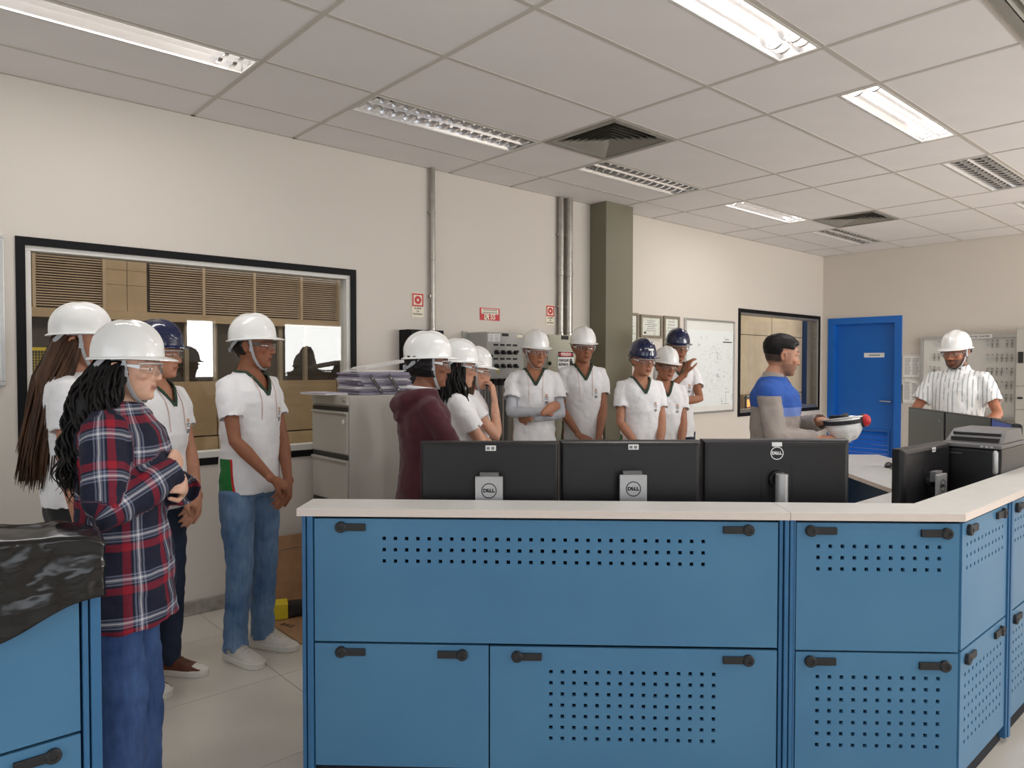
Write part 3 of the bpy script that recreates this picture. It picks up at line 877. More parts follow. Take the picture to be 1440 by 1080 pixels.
for qq, (y, z) in enumerate(((3.02, 1.78), (3.062, 1.63), (3.012, 1.63), (3.11, 1.48), (3.06, 1.48), (3.01, 1.47), (3.11, 1.33))):
    hang_key(y, z, 1 if rnd.random() < 0.6 else 0, 'key in the left half of the key cabinet, ' + ('alone in the top row', 'left of the pair', 'right of the pair', 'left of the three', 'middle of the three', 'right of the three', 'alone in the lowest row')[qq])

t = thing('grey_locker', 'grey locker with a dark handle at the right edge of the picture', 'locker', (9.1, 1.75, 0))
bx('locker_body', 'filing', t, 0.012, 0.43, 0, 0.40, 0.0, 1.90, bevel=0.004)
for z0, z1 in ((0.02, 0.55), (0.56, 1.02), (1.03, 1.27), (1.28, 1.88)):
    d = bx('locker_door', 'filing', t, 0, 0.011, 0.006, 0.394, z0, z1, bevel=0.003)
    bx('handle', 'ink', d, -0.012, 0, 0.33, 0.375, (z0 + z1) / 2 - 0.06 if z1 > 1.5 else (z0 + z1) / 2 - 0.01, (z0 + z1) / 2 + 0.06 if z1 > 1.5 else (z0 + z1) / 2 + 0.01)

# ------------------------------------------------------------------ filing cabinet and papers
t = thing('filing_cabinet', 'grey steel filing cabinet with four drawers beside the big window', 'filing cabinet', (2.155, 3.926, 0))
W_, D_, Hh = 0.474, 0.68, 1.30
fb = MB().box(0.016, D_, 0, W_, 0.03, Hh)
fb.build('cabinet_body', 'filing', t, bevel=0.004)
bx('plinth', 'filingdark', t, 0.03, D_ - 0.02, 0.02, W_ - 0.02, 0, 0.03)
bx('top_rail', 'filing', t, 0, 0.016, 0.004, W_ - 0.004, Hh - 0.06, Hh - 0.002, bevel=0.002)
MB(Matrix.Translation((0, 0.035, Hh - 0.03)) @ Matrix.Rotation(R(-90), 4, 'Y')).lathe([(0.011, 0), (0.011, 0.006), (0.006, 0.008)], 12).build('lock', 'alum', t)
for q in range(4):
    z0 = 0.045 + q * 0.298
    d = bx('drawer', 'filing', t, 0, 0.016, 0.010, W_ - 0.010, z0, z0 + 0.262, bevel=0.003)
    bx('pull', 'filingdark', d, 0.004, 0.0165, 0.012, W_ - 0.012, z0 + 0.262, z0 + 0.288)
    bx('pull_lip', 'filing', d, -0.012, 0.0, 0.012, W_ - 0.012, z0 + 0.248, z0 + 0.262, bevel=0.002)
    if q == 3:
        MB(Matrix.Translation((-0.001, 0.045, z0 + 0.20)) @ Matrix.Rotation(R(-90), 4, 'Y')).lathe([(0.014, 0), (0.014, 0.003)], 14).build('key_tag', 'white', d)

pt = thing('magazine', 'thin white booklet hanging over the front edge of the filing cabinet', 'booklet', (2.12, 4.22, 1.301))
MB().prism([(-0.03, -0.15), (0.115, -0.16), (0.125, 0.14), (-0.05, 0.16)], 0, 0.010).build('pages', 'paper', pt)
MB().prism([(-0.035, -0.145), (0.110, -0.155), (0.120, 0.145), (-0.055, 0.165)], 0.011, 0.013).build('cover', 'paperviolet', pt)
z = 1.301
ss = random.Random(3)
for q in range(11):
    hgt = ss.uniform(0.010, 0.015)
    o = MB(Matrix.Rotation(ss.uniform(-0.12, 0.12), 4, 'Z'))
    # slightly fanned bundle: three layers
    for k in range(4):
        dx, dy = ss.uniform(-0.012, 0.012), ss.uniform(-0.010, 0.010)
        o.box(-0.190 + dx, 0.190 + dx, -0.140 + dy, 0.140 + dy, hgt * k / 4, hgt * (k + 0.86) / 4)
    b = o.build('paper_bundle', ('paperviolet', 'papergrey', 'paperviolet', 'paper')[q % 4], None, kind=None)
    b.location = (2.45 + ss.uniform(-0.01, 0.01), 4.10 + ss.uniform(-0.01, 0.01), z)
    tag(b, ('lowest', 'second lowest', 'third lowest', 'fourth lowest', 'fifth lowest', 'middle', 'fifth from top', 'fourth from top', 'third from top', 'second from top', 'topmost')[q] + ' bundle of printed sheets in the pile on the filing cabinet', 'paper bundle', 'paper bundles on the filing cabinet')
    z += hgt
for q, (rx, ry, rz, dx, lab) in enumerate(((0, 0.5, 0.05, 0.0, 'white sheets lying flat on top of the violet paper pile'), (0, -9, -0.12, 0.05, 'white folder tilted up on top of the paper pile'))):
    s = thing('loose_sheets', lab, 'paper', (2.45 + dx, 4.10, z + 0.004 + q * 0.042), rz)
    s.rotation_euler = (0, R(ry), rz)
    for k in range(3):
        bx('sheet', 'paper', s, -0.17 + k * 0.01, 0.15 + k * 0.010, -0.12, 0.12, k * 0.004, k * 0.004 + 0.003)
for q in range(2):
    s = thing('binder_strip', ['left', 'right'][q] + ' slanted grey binder strip on the side of the paper pile', 'binder strip', (2.40 + q * 0.135, 3.935, 1.302))
    s.rotation_euler = (0, R(-38), 0)
    bx('strip', 'darkclip', s, 0, 0.022, -0.008, 0, 0.0, 0.15, bevel=0.002)
    for zz in (0.03, 0.12):
        MB(Matrix.Translation((0.011, -0.008, zz)) @ Matrix.Rotation(R(90), 4, 'X')).lathe([(0.005, 0), (0.004, 0.002)], 8).build('rivet', 'alum', s)

# cardboard and the yellow tool on the floor
t = thing('leaning_carton', 'flattened brown carton leaning on the wall by the filing cabinet', 'cardboard', (1.70, 4.24, 0.001))
t.rotation_euler = (R(-14), 0, 0)
bx('panel', 'card', t, 0, 0.44, 0, 0.012, 0.0, 0.33)
MB(Matrix.Translation((0, 0.004, 0.334)) @ Matrix.Rotation(R(-6), 4, 'X')).box(0.0, 0.44, 0, 0.01, 0, 0.085).build('flap', 'card', t)
t = thing('cardboard_sheet', 'brown cardboard sheet lying on the floor tiles', 'cardboard', (1.68, 3.57, 0.0005))
MB().prism([(0, 0.0), (0.46, -0.02), (0.45, 0.66), (0.005, 0.50)], 0, 0.008).build('panel', 'card', t)
lettering('BAG', 0.05, 'ink', t, (0.06, 0.30, 0.0085), (0.3, -0.9, 0), (0.9, 0.3, 0))
t = thing('torch', 'yellow plastic tool with a black head lying on the cardboard', 'tool', (1.63, 4.08, 0.055), R(-22))
def rect_ring(x, w, h, zc): return [(x, -w, zc - h), (x, w, zc - h), (x, w, zc + h), (x, -w, zc + h)]
MB().loft([rect_ring(0, 0.03, 0.022, -0.015), rect_ring(0.09, 0.035, 0.03, -0.012), rect_ring(0.11, 0.055, 0.046, 0), rect_ring(0.19, 0.055, 0.046, 0)]).build('body', 'yellow', t, bevel=0.006)
MB().loft([rect_ring(0.19, 0.042, 0.034, 0), rect_ring(0.22, 0.045, 0.038, 0), rect_ring(0.30, 0.04, 0.03, 0.004)]).build('head', 'plasticblk', t, bevel=0.006)
bx('grip', 'yellow', t, 0.02, 0.10, -0.012, 0.012, 0.014, 0.03, bevel=0.004)
# ================================================================== the blue console
FL = Vector((1.101, 2.355)); CF = Vector((2.74, 0.783))
TD = (CF - FL).normalized(); ND = Vector((-TD.y, TD.x))
ANG = math.atan2(TD.y, TD.x)
ZT = 0.985
LEN = (CF - FL).length
JX = 1.692

def perforated(x0, x1, z0, z1, cols, rows, y0=0.0, th=0.014, hs=0.0062):
    """sheet with real square holes"""
    mb = MB()
    if not cols:
        return mb.box(x0, x1, y0, y0 + th, z0, z1)
    xs = [x0] + [v for c in cols for v in (c - hs, c + hs)] + [x1]
    zs = [z0] + [v for r in sorted(rows) for v in (r - hs, r + hs)] + [z1]
    nx, nz = len(xs), len(zs)
    vs = [(x, y, z) for y in (y0, y0 + th) for z in zs for x in xs]
    def vi(s, k, i): return s * nx * nz + k * nx + i
    fs = []
    for k in range(nz - 1):
        for i in range(nx - 1):
            if i % 2 == 1 and k % 2 == 1:      # a hole: its four walls
                a = (vi(0, k, i), vi(0, k, i + 1), vi(0, k + 1, i + 1), vi(0, k + 1, i))
                b = (vi(1, k, i), vi(1, k, i + 1), vi(1, k + 1, i + 1), vi(1, k + 1, i))
                for e in range(4): fs.append((a[e], b[e], b[(e + 1) % 4], a[(e + 1) % 4]))
                continue
            fs.append((vi(0, k, i), vi(0, k, i + 1), vi(0, k + 1, i + 1), vi(0, k + 1, i)))
            fs.append((vi(1, k, i), vi(1, k + 1, i), vi(1, k + 1, i + 1), vi(1, k, i + 1)))
    for i in range(nx - 1):
        fs.append((vi(0, 0, i), vi(1, 0, i), vi(1, 0, i + 1), vi(0, 0, i + 1)))
        fs.append((vi(0, nz - 1, i), vi(0, nz - 1, i + 1), vi(1, nz - 1, i + 1), vi(1, nz - 1, i)))
    for k in range(nz - 1):
        fs.append((vi(0, k, 0), vi(0, k + 1, 0), vi(1, k + 1, 0), vi(1, k, 0)))
        fs.append((vi(0, k, nx - 1), vi(1, k, nx - 1), vi(1, k + 1, nx - 1), vi(0, k + 1, nx - 1)))
    return mb.add(vs, fs)

def latch(parent, x, z, d):
    """black quarter-turn latch: round hub at x, handle pointing along d"""
    m = MB()
    a, b = (x, x + 0.086 * d) if d > 0 else (x + 0.086 * d, x)
    m.box(a, b, -0.010, 0.001, z - 0.0125, z + 0.0125)
    h = m.build('handle', 'handle', parent, bevel=0.002)
    MB(Matrix.Translation((x, 0.001, z)) @ Matrix.Rotation(R(90), 4, 'X')).lathe([(0.0195, 0), (0.0195, 0.012), (0.016, 0.016), (0.008, 0.016), (0.007, 0.0135)], 18).build('hub', 'handle', parent, smooth='auto')

def door(parent, x0, x1, z0, z1, latches, cols=None, rows=None, y0=0.012):
    d = perforated(x0, x1, z0, z1, cols, rows).build('door', 'cabblue', parent)
    d.location = (0, y0, 0)
    for l in latches: latch(d, *l)
    return d

def lsp(a, b, n): return [a + (b - a) * i / (n - 1) for i in range(n)]

def shell(parent, x0, x1, depth=0.175, z1=0.955):
    bx('plinth', 'inside', parent, x0 + 0.01, x1 - 0.01, 0.03, depth - 0.02, 0, 0.06)
    m = MB()
    m.box(x0, x1, 0.028, depth, 0.06, 0.075)
    m.box(x0, x0 + 0.008, 0.028, depth, 0.075, z1); m.box(x1 - 0.008, x1, 0.028, depth, 0.075, z1)
    m.box(x0 + 0.008, x1 - 0.008, depth - 0.01, depth, 0.075, z1)
    m.box(x0 + 0.008, x1 - 0.008, 0.03, depth - 0.01, z1 - 0.01, z1)
    m.build('carcass', 'inside', parent)

def post(parent, x0, x1, y0=0.006, z1=0.957):
    w = (x1 - x0)
    bx('post', 'postblue', parent, x0, x1, y0, 0.17, 0.02, z1, bevel=0.002)

t = thing('console_cabinet', 'wide blue console cabinet with one long upper door below the three monitors', 'cabinet', (FL.x, FL.y, 0), ANG)
shell(t, 0.012, 1.68)
post(t, 0.010, 0.024); post(t, 0.029, 0.049, 0.002); post(t, 1.660, 1.672, 0.010); post(t, 1.676, 1.690, 0.004)
door(t, 0.053, 1.655, 0.516, 0.948, [(0.148, 0.9195, 1), (1.554, 0.9215, -1)], lsp(0.299, 1.402, 29), [0.88, 0.8405, 0.801])
door(t, 0.053, 0.664, 0.075, 0.508, [(0.146, 0.480, 1), (0.572, 0.476, -1)])
door(t, 0.669, 1.655, 0.075, 0.506, [(0.763, 0.473, 1), (1.557, 0.472, -1)], lsp(0.881, 1.441, 15), lsp(0.420, 0.186, 7))
t2 = thing('console_cabinet', 'narrow blue console cabinet with two perforated doors left of the counter corner', 'cabinet', (FL.x, FL.y, 0), ANG)
shell(t2, 1.70, 2.19, 0.12)
post(t2, 1.694, 1.706, 0.004); post(t2, 1.708, 1.715, 0.010)
door(t2, 1.718, 2.262, 0.510, 0.948, [(1.765, 0.9215, 1), (2.218, 0.916, -1)], lsp(1.791, 2.196, 11), [0.868, 0.829, 0.790])
door(t2, 1.719, 2.263, 0.075, 0.503, [(1.767, 0.4725, 1), (2.218, 0.463, -1)], lsp(1.793, 2.198, 11), lsp(0.418, 0.182, 7))
for k, lab in enumerate(('blue console cabinet right of the counter corner, seen at a slant', 'blue console cabinet at the right edge of the picture', 'last blue console cabinet of the right-hand row')):
    x = 2.755 + k * 0.592
    t3 = thing('console_cabinet', lab, 'cabinet', (x, 0.783, 0))
    shell(t3, 0.08 if k == 0 else 0.0, 0.575)
    post(t3, 0.541, 0.556); post(t3, 0.562, 0.590, 0.002)
    door(t3, 0.006, 0.535, 0.512, 0.946, [(0.066, 0.917, 1), (0.472, 0.921, -1)], lsp(0.058, 0.474, 11), [0.868, 0.827, 0.786])
    door(t3, 0.006, 0.535, 0.075, 0.504, [(0.066, 0.467, 1), (0.472, 0.467, -1)], lsp(0.058, 0.474, 11), lsp(0.414, 0.178, 7))

def slab(name, label, poly, z0, z1, edges, cat='countertop'):
    t = thing(name, label, cat, (poly[0][0], poly[0][1], z0))
    p0 = poly[0]
    MB().prism([(x - p0[0], y - p0[1]) for x, y in poly], 0.0, z1 - z0).build('slab', 'top', t, bevel=0.0015)
    n = len(poly)
    for e in edges:
        a = Vector(poly[e]); b = Vector(poly[(e + 1) % n]); d = (b - a).normalized(); nn = Vector((d.y, -d.x))
        m = MB()
        q = [a, b, b + nn * 0.002, a + nn * 0.002]
        m.prism([(v.x - p0[0], v.y - p0[1]) for v in q], 0.0005, z1 - z0 - 0.0008)
        m.build('edge_band', 'topedge', t)
    return t
def P2(s, n): v = FL + TD * s + ND * n; return (v.x, v.y)
DEP = 0.185
ci = (2.814, 0.968)
slab('countertop', 'long white laminate countertop over the wide blue cabinet', [P2(-0.004, 0), P2(JX - 0.001, 0), P2(JX - 0.001, DEP), P2(-0.004, DEP)], ZT - 0.027, ZT, (0, 3))
slab('countertop', 'short white laminate countertop piece between the joint and the corner', [P2(JX + 0.001, 0), (CF.x, CF.y), ci, P2(JX + 0.001, DEP)], ZT - 0.027, ZT, (0,))
slab('countertop', 'white laminate countertop running to the right edge of the picture', [(CF.x + 0.0015, CF.y), (4.55, 0.783), (4.55, 0.968), (ci[0] + 0.001, ci[1])], ZT - 0.027, ZT, (0, 1))

# desks inside the console
slab('console_desk', 'white desk top behind the long counter, under the three monitors', [P2(0.02, 0.19), (2.822, 0.972), (2.93, 1.64), P2(0.02, 0.64)], 0.722, 0.75, (2,), 'desk')
slab('console_desk', 'white desk top behind the right-hand counter carrying the printer', [(2.828, 0.972), (4.77, 0.972), (4.5, 1.64), (2.938, 1.64)], 0.722, 0.75, (2,), 'desk')
slab('console_desk', 'white desk wing with the mouse reaching towards the blue door', [(4.774, 0.972), (6.24, 2.42), (5.76, 2.90), (4.504, 1.643)], 0.722, 0.75, (1, 2), 'desk')
def leg_panel(x0, y0, x1, y1, label):
    a = Vector((x0, y0)); b = Vector((x1, y1)); L = (b - a).length
    t = thing('desk_support', label, 'desk support', (x0, y0, 0), math.atan2(y1 - y0, x1 - x0))
    bx('panel', 'darkblue', t, 0.0, L, 0, 0.02, 0.04, 0.722)
    bx('rail', 'postblue', t, 0.0, L, -0.02, 0.0, 0.64, 0.70)
    bx('foot', 'ink', t, 0.02, L - 0.02, -0.01, 0.03, 0.0, 0.04)
leg_panel(4.62, 1.30, 5.86, 2.54, 'dark blue support panel under the desk wing')
leg_panel(2.98, 1.05, 4.5, 1.05, 'dark blue support panel under the right-hand desk')
leg_panel(1.32, 2.55, 2.75, 1.18, 'dark blue support panel under the long desk')
leg_panel(5.72, 2.86, 6.18, 2.42, 'dark blue end panel of the desk wing')

# ------------------------------------------------------------------ monitors
def logo(parent, x, y, z, r, mat):
    m = MB(Matrix.Translation((x, y, z)) @ Matrix.Rotation(R(90), 4, 'X'))
    m.loft([[(rr * math.cos(a * math.pi / 16), rr * math.sin(a * math.pi / 16), zz) for a in range(32)] for rr, zz in ((r, 0), (r * 0.88, 0), (r * 0.88, 0.0008), (r, 0.0008))], closed=True)
    m.build('logo_ring', mat, parent)
    lettering('D', r * 0.62, mat, parent, (x - r * 0.52, y - 0.0003, z), (1, 0, 0), bold=r * 0.035, sx=1.1)
    e = lettering('E', r * 0.62, mat, parent, (x - r * 0.13, y - 0.0003, z), (math.cos(0.5), 0, math.sin(0.5)), (-math.sin(0.5), 0, math.cos(0.5)), bold=r * 0.035)
    lettering('LL', r * 0.62, mat, parent, (x + r * 0.40, y - 0.0003, z), (1, 0, 0), bold=r * 0.035, sx=1.1)

def monitor(label, a, b, ztop, kind, zdesk=0.75, w=None, sticker=0.25, hgt=0.325, group='console monitors'):
    """a,b: left and right top corners as seen from the back; local -y is the back"""
    a = Vector(a); b = Vector(b); d = b - a; L = w or d.length
    t = thing('monitor', label, 'monitor', (a.x, a.y, zdesk), math.atan2(d.y, d.x), group)
    H_ = ztop - zdesk
    # back shell, slightly bulged
    sh = MB()
    def ring(y, ins, zi): return [(ins, y, H_ - hgt + zi), (L - ins, y, H_ - hgt + zi), (L - ins, y, H_ - zi), (ins, y, H_ - zi)]
    sh.loft([ring(0.030, 0.0, 0.0), ring(0.010, 0.0, 0.0), ring(0.0, 0.003, 0.003), ring(-0.008, 0.010, 0.010), ring(-0.012, 0.022, 0.022)])
    s = sh.build('back_shell', 'mon', t, bevel=0.002)
    bx('bezel', 'bezel', t, 0, L, 0.030, 0.040, H_ - hgt, H_, bevel=0.002)
    bx('screen', 'screen' if kind != 'lit' else 'screenblue', t, 0.008, L - 0.008, 0.040, 0.0412, H_ - hgt + 0.014, H_ - 0.008)
    if kind in ('square', 'round', 'slant'):
        bx('vent_slot', 'bezel', s, 0.07, L - 0.07, -0.0126, -0.0115, H_ - 0.030, H_ - 0.027)
        cx = L / 2
        zc = H_ - 0.155
        for q in ((cx - 0.062, cx + 0.062, zc + 0.062, zc + 0.0635), (cx - 0.062, cx - 0.0605, zc - 0.08, zc + 0.062), (cx + 0.0605, cx + 0.062, zc - 0.08, zc + 0.062)):
            bx('cover_seam', 'bezel', s, q[0], q[1], -0.0128, -0.0118, q[2], q[3])
        st = bx('sticker', 'white', s, L * 0.5 - 0.02 + sticker, L * 0.5 + 0.02 + sticker, -0.0128, -0.0045, H_ - 0.034, H_ - 0.014) if kind != 'round' else bx('sticker', 'white', s, cx - 0.02, cx + 0.02, -0.0128, -0.004, H_ - 0.026, H_ - 0.010)
        if kind != 'round':
            for q in range(2):
                bx('print_block', 'inkgrey', st, L * 0.5 - 0.016 + sticker + q * 0.018, L * 0.5 - 0.004 + sticker + q * 0.018, -0.0133, -0.0127, H_ - 0.030, H_ - 0.019)
        MB(Matrix.Translation((cx, -0.013, zc)) @ Matrix.Rotation(R(90), 4, 'X')).lathe([(0.036, 0), (0.034, 0.02), (0.03, 0.024)], 20).build('mount', 'bezel', t, smooth='auto')
        if kind == 'round':
            MB().tube([(cx, -0.065, 0.012), (cx, -0.065, H_ - 0.128)], 0.0235, 20, cap='flat').build('stand_column', 'stand', t, smooth='auto', bevel=0.002)
            logo(s, cx, -0.0128, H_ - 0.053, 0.026, 'white')
        else:
            p = bx('stand_column', 'stand', t, cx - 0.052, cx + 0.052, -0.072, -0.058, 0.012, H_ - 0.125, bevel=0.002)
            bx('stand_neck', 'greyplastic', t, cx - 0.036, cx + 0.036, -0.058, -0.03, H_ - 0.16, H_ - 0.113, bevel=0.002)
            logo(p, cx, -0.0722, H_ - 0.178, 0.029, 'ink')
        MB().tube([(cx, -0.11, 0.006), (cx, 0.06, 0.006)], [(0.11, 0.006), (0.12, 0.006)], 20, side=(1, 0, 0), cap='flat').build('stand_base', 'stand', t, smooth='auto')
    else:
        cx = L / 2
        bx('stand_column', 'plasticblk', t, cx - 0.025, cx + 0.025, -0.05, -0.02, 0.012, H_ - 0.12, bevel=0.003)
        bx('stand_base', 'plasticblk', t, cx - 0.10, cx + 0.10, -0.055, 0.07, 0.0, 0.012, bevel=0.004)
        if kind == 'off':
            bx('screen_mark', 'inkgrey', t, 0.06, 0.075, 0.0412, 0.0418, H_ - 0.07, H_ - 0.055)
    return t
monitor('left black monitor on the console, seen from behind with a silver square stand', (1.575, 2.299), (1.975, 1.945), 1.19, 'square', sticker=0.005)
monitor('middle black monitor on the console, seen from behind with a silver square stand', (2.008, 1.972), (2.424, 1.606), 1.19, 'square', sticker=0.01)
monitor('right black monitor of the three, with a white ring logo and round silver column', (2.462, 1.626), (2.905, 1.238), 1.19, 'round')
monitor('black monitor seen edge-on behind the counter corner, beside the printer', (3.34, 1.20), (3.88, 1.185), 1.12, 'slant', sticker=0.06)
monitor('switched-off dark screen farthest left on the desk wing', (5.19, 1.57), (5.60, 1.93), 1.19, 'off', group='monitors on the desk wing')
monitor('switched-off dark screen in the middle of the desk wing', (4.765, 1.20), (5.176, 1.558), 1.19, 'off', group='monitors on the desk wing')
monitor('lit blue screen behind the printer', (4.36, 1.0), (4.752, 1.19), 1.19, 'lit', group='monitors on the desk wing')

# ------------------------------------------------------------------ mouse and printer
t = thing('computer_mouse', 'black computer mouse on the white desk wing', 'mouse', (5.51, 2.065, 0.75), R(200))
rings = []
for x, w, h in ((-0.055, 0.012, 0.012), (-0.045, 0.026, 0.028), (-0.015, 0.031, 0.038), (0.02, 0.030, 0.034), (0.045, 0.026, 0.022), (0.056, 0.014, 0.012)):
    rings.append([(x, w * math.cos(a * math.pi / 7), h * math.sin(a * math.pi / 7)) for a in range(8)])
MB().loft(rings).build('shell', 'plasticblk', t, smooth='auto')
MB().tube([(0.03, 0, 0.028), (0.045, 0, 0.024)], 0.005, 8).build('wheel', 'greyplastic', t)
MB().tube([(0.055, 0, 0.005), (0.12, 0.02, 0.004), (0.22, 0.10, 0.004), (0.30, 0.12, 0.004)], 0.003, 6).build('cable', 'plasticblk', t)

t = thing('printer', 'black laser printer with grey top cover at the right edge', 'printer', (3.90, 0.970, 0.75))
bx('body', 'bezel', t, 0.0, 0.40, 0.0, 0.255, 0.01, 0.345, bevel=0.008)
bx('paper_tray', 'plasticblk', t, -0.008, 0.0, 0.012, 0.243, 0.015, 0.12, bevel=0.003)
bx('front_panel', 'bezel', t, -0.006, 0.0, 0.012, 0.243, 0.13, 0.335, bevel=0.003)
bx('seam', 'greyplastic', t, -0.0075, -0.006, 0.16, 0.24, 0.315, 0.318)
bx('top_rim', 'greyplastic', t, -0.010, 0.40, -0.004, 0.26, 0.346, 0.366, bevel=0.005)
c = MB().loft([[(0.05, 0.005, 0.366), (0.39, 0.005, 0.366), (0.39, 0.250, 0.366), (0.05, 0.250, 0.366)], [(0.12, 0.012, 0.425), (0.38, 0.012, 0.425), (0.38, 0.235, 0.425), (0.12, 0.235, 0.425)]])
c = c.build('scanner_cover', 'greyplastic', t, bevel=0.004)
for k, (z0, z1) in enumerate(((0.372, 0.390), (0.400, 0.411))):
    xx = 0.05 + (z0 - 0.366) / 0.059 * 0.07
    MB().box(xx - 0.004, xx + 0.05, 0.025, 0.225, z0, z1).build('output_slot', 'ink', c)
MB().tube([(-0.012, 0.020, 0.24), (-0.012, 0.020, 0.33)], 0.012, 12).build('hinge', 'stand', t, smooth='auto')
for k in range(3):
    bx('button', 'stand', t, -0.012, -0.010, 0.03 + k * 0.02, 0.042 + k * 0.02, 0.351, 0.360)

# ------------------------------------------------------------------ left foreground cabinet with the black bag
t = thing('console_cabinet', 'blue cabinet in the left foreground under the black plastic bag', 'cabinet', (-0.75, 2.15, 0))
shell(t, 0.0, 1.19, 0.19)
post(t, 1.154, 1.168, 0.006); post(t, 1.172, 1.197, 0.002)
door(t, 0.01, 1.148, 0.516, 0.950, [(0.2, 0.9, 1), (1.06, 0.9, -1)])
door(t, 0.01, 1.148, 0.075, 0.508, [(0.2, 0.47, 1), (1.085, 0.472, -1)])
slab('countertop', 'countertop end covered by the black plastic bag', [(-0.75, 2.14), (0.45, 2.14), (0.45, 2.345), (-0.75, 2.345)], ZT - 0.027, ZT, (0,))

def bag():
    t = thing('plastic_bag', 'crumpled black plastic bag draped over the left foreground cabinet', 'plastic bag', (0, 0, 0))
    X0, X1, Y0, Y1 = -0.62, 0.452, 2.128, 2.362
    nx, prof = 90, []
    # profile from front hem up over the top to the back hem: (y, z)
    def profile(x, f):
        zf = 0.775 + 0.10 * max(0, (x - 0.05) / 0.40) + 0.012 * math.sin(x * 21)
        zb = 0.80 + 0.02 * math.sin(x * 15)
        top = 1.075 + 0.022 * noise.noise((x * 5, 0.3, 0)) - 0.05 * max(0, (x - 0.25) / 0.2) ** 2
        if f < 0.42:
            u = f / 0.42; return (Y0 - 0.012 + 0.012 * u, zf + (top - 0.02 - zf) * u)
        if f < 0.62:
            u = (f - 0.42) / 0.20; return (Y0 + (Y1 - Y0) * u, top - 0.02 + 0.022 * math.sin(math.pi * u))
        u = (f - 0.62) / 0.38; return (Y1 + 0.006 * u, top - 0.02 + (zb - top + 0.02) * u)
    ny = 64
    vs, fs = [], []
    for i in range(nx + 1):
        x = X0 + (X1 - X0) * i / nx
        for j in range(ny + 1):
            y, z = profile(x, j / ny)
            p = Vector((x, y, z))
            n1 = noise.noise(p * 6.0) + 0.6 * noise.noise(Vector((p.x * 4, p.y * 7, p.z * 16)))
            rdg = 1 - abs(noise.noise(Vector((p.x * 13 + 5, p.y * 13, p.z * 9)))) * 2
            amp = 0.013
            dy = -1 if j < ny * 0.45 else (1 if j > ny * 0.6 else 0)
            dz = 1 if dy == 0 else 0.15
            q = amp * n1 + 0.005 * rdg
            vs.append((x + 0.004 * n1, y + dy * abs(q), z + dz * q))
    for i in range(nx):
        for j in range(ny):
            a = i * (ny + 1) + j
            fs.append((a, a + ny + 1, a + ny + 2, a + 1))
    # closed right-hand end, gathered
    o = len(vs)
    end = nx * (ny + 1)
    for k, s in enumerate((0.75, 0.4, 0.0)):
        for j in range(ny + 1):
            v = vs[end + j]
            cy, cz = 2.245, 0.98
            wob = 0.004 * noise.noise((j * 0.5, k * 2, 1))
            y = v[1] * s + cy * (1 - s)
            z = v[2] * s + max(cz, v[2]) * (1 - s) if v[2] > 0.98 else v[2]
            vs.append((X1 + 0.006 + wob, y, z))
    prev = end
    for k in range(3):
        cur = o + k * (ny + 1)
        for j in range(ny):
            fs.append((prev + j, cur + j, cur + j + 1, prev + j + 1))
        prev = cur
    m = MB(); m.add(vs, fs)
    b = m.build('bag_skin', 'bag', t, smooth=True)
    sd = b.modifiers.new('thick', 'SOLIDIFY'); sd.thickness = 0.0015
bag()
# ================================================================== people
def V(*a): return Vector(a)

def remeshed(mb, name, voxel, smooth=4, fac=0.5):
    me = mb.mesh(name)
    o = bpy.data.objects.new('tmp_remesh', me); COL.objects.link(o)
    r = o.modifiers.new('r', 'REMESH'); r.mode = 'VOXEL'; r.voxel_size = voxel; r.adaptivity = 0.0
    if smooth:
        s = o.modifiers.new('s', 'SMOOTH'); s.factor = fac; s.iterations = smooth
    dg = bpy.context.evaluated_depsgraph_get()
    out = bpy.data.meshes.new_from_object(o.evaluated_get(dg))
    bpy.data.objects.remove(o); bpy.data.meshes.remove(me)
    out.name = name
    return out

def wrinkle(me, amp, freq, seed, stretch=(1, 1, 1), ridged=True):
    if amp <= 0: return
    nv = len(me.vertices)
    off = Vector((seed * 3.1, seed * 1.7, seed * 2.3))
    st = Vector(stretch)
    co = [0.0] * (nv * 3); nm = [0.0] * (nv * 3)
    me.vertices.foreach_get('co', co); me.vertices.foreach_get('normal', nm)
    for i in range(0, nv * 3, 3):
        q = Vector((co[i] * st.x, co[i + 1] * st.y, co[i + 2] * st.z)) * freq + off
        n1 = noise.noise(q)
        w = (abs(n1) * 2 - 0.5) if ridged else n1
        w = (w + 0.5 * noise.noise(q * 2.3)) * amp
        co[i] += nm[i] * w; co[i + 1] += nm[i + 1] * w; co[i + 2] += nm[i + 2] * w
    me.vertices.foreach_set('co', co)
    me.update()

def strip_faces(me, keep):
    """new mesh without the faces whose centre fails keep"""
    vs = [tuple(v.co) for v in me.vertices]
    fs = [tuple(p.vertices) for p in me.polygons if keep(p.center)]
    n = bpy.data.meshes.new(me.name); n.from_pydata(vs, [], fs); n.update()
    bm = bmesh.new(); bm.from_mesh(n)
    bmesh.ops.delete(bm, geom=[v for v in bm.verts if not v.link_faces], context='VERTS')
    bm.to_mesh(n); bm.free()
    return n

def two_bone(S, Wr, l1, l2, pole):
    d = Wr - S; L = d.length
    if L > (l1 + l2) * 0.995:
        Wr = S + d.normalized() * (l1 + l2) * 0.995; d = Wr - S; L = d.length
    a = (l1 * l1 - l2 * l2 + L * L) / (2 * L)
    h = math.sqrt(max(l1 * l1 - a * a, 1e-8))
    u = d.normalized(); p = Vector(pole); p = (p - u * p.dot(u)).normalized()
    return S + u * a + p * h, Wr

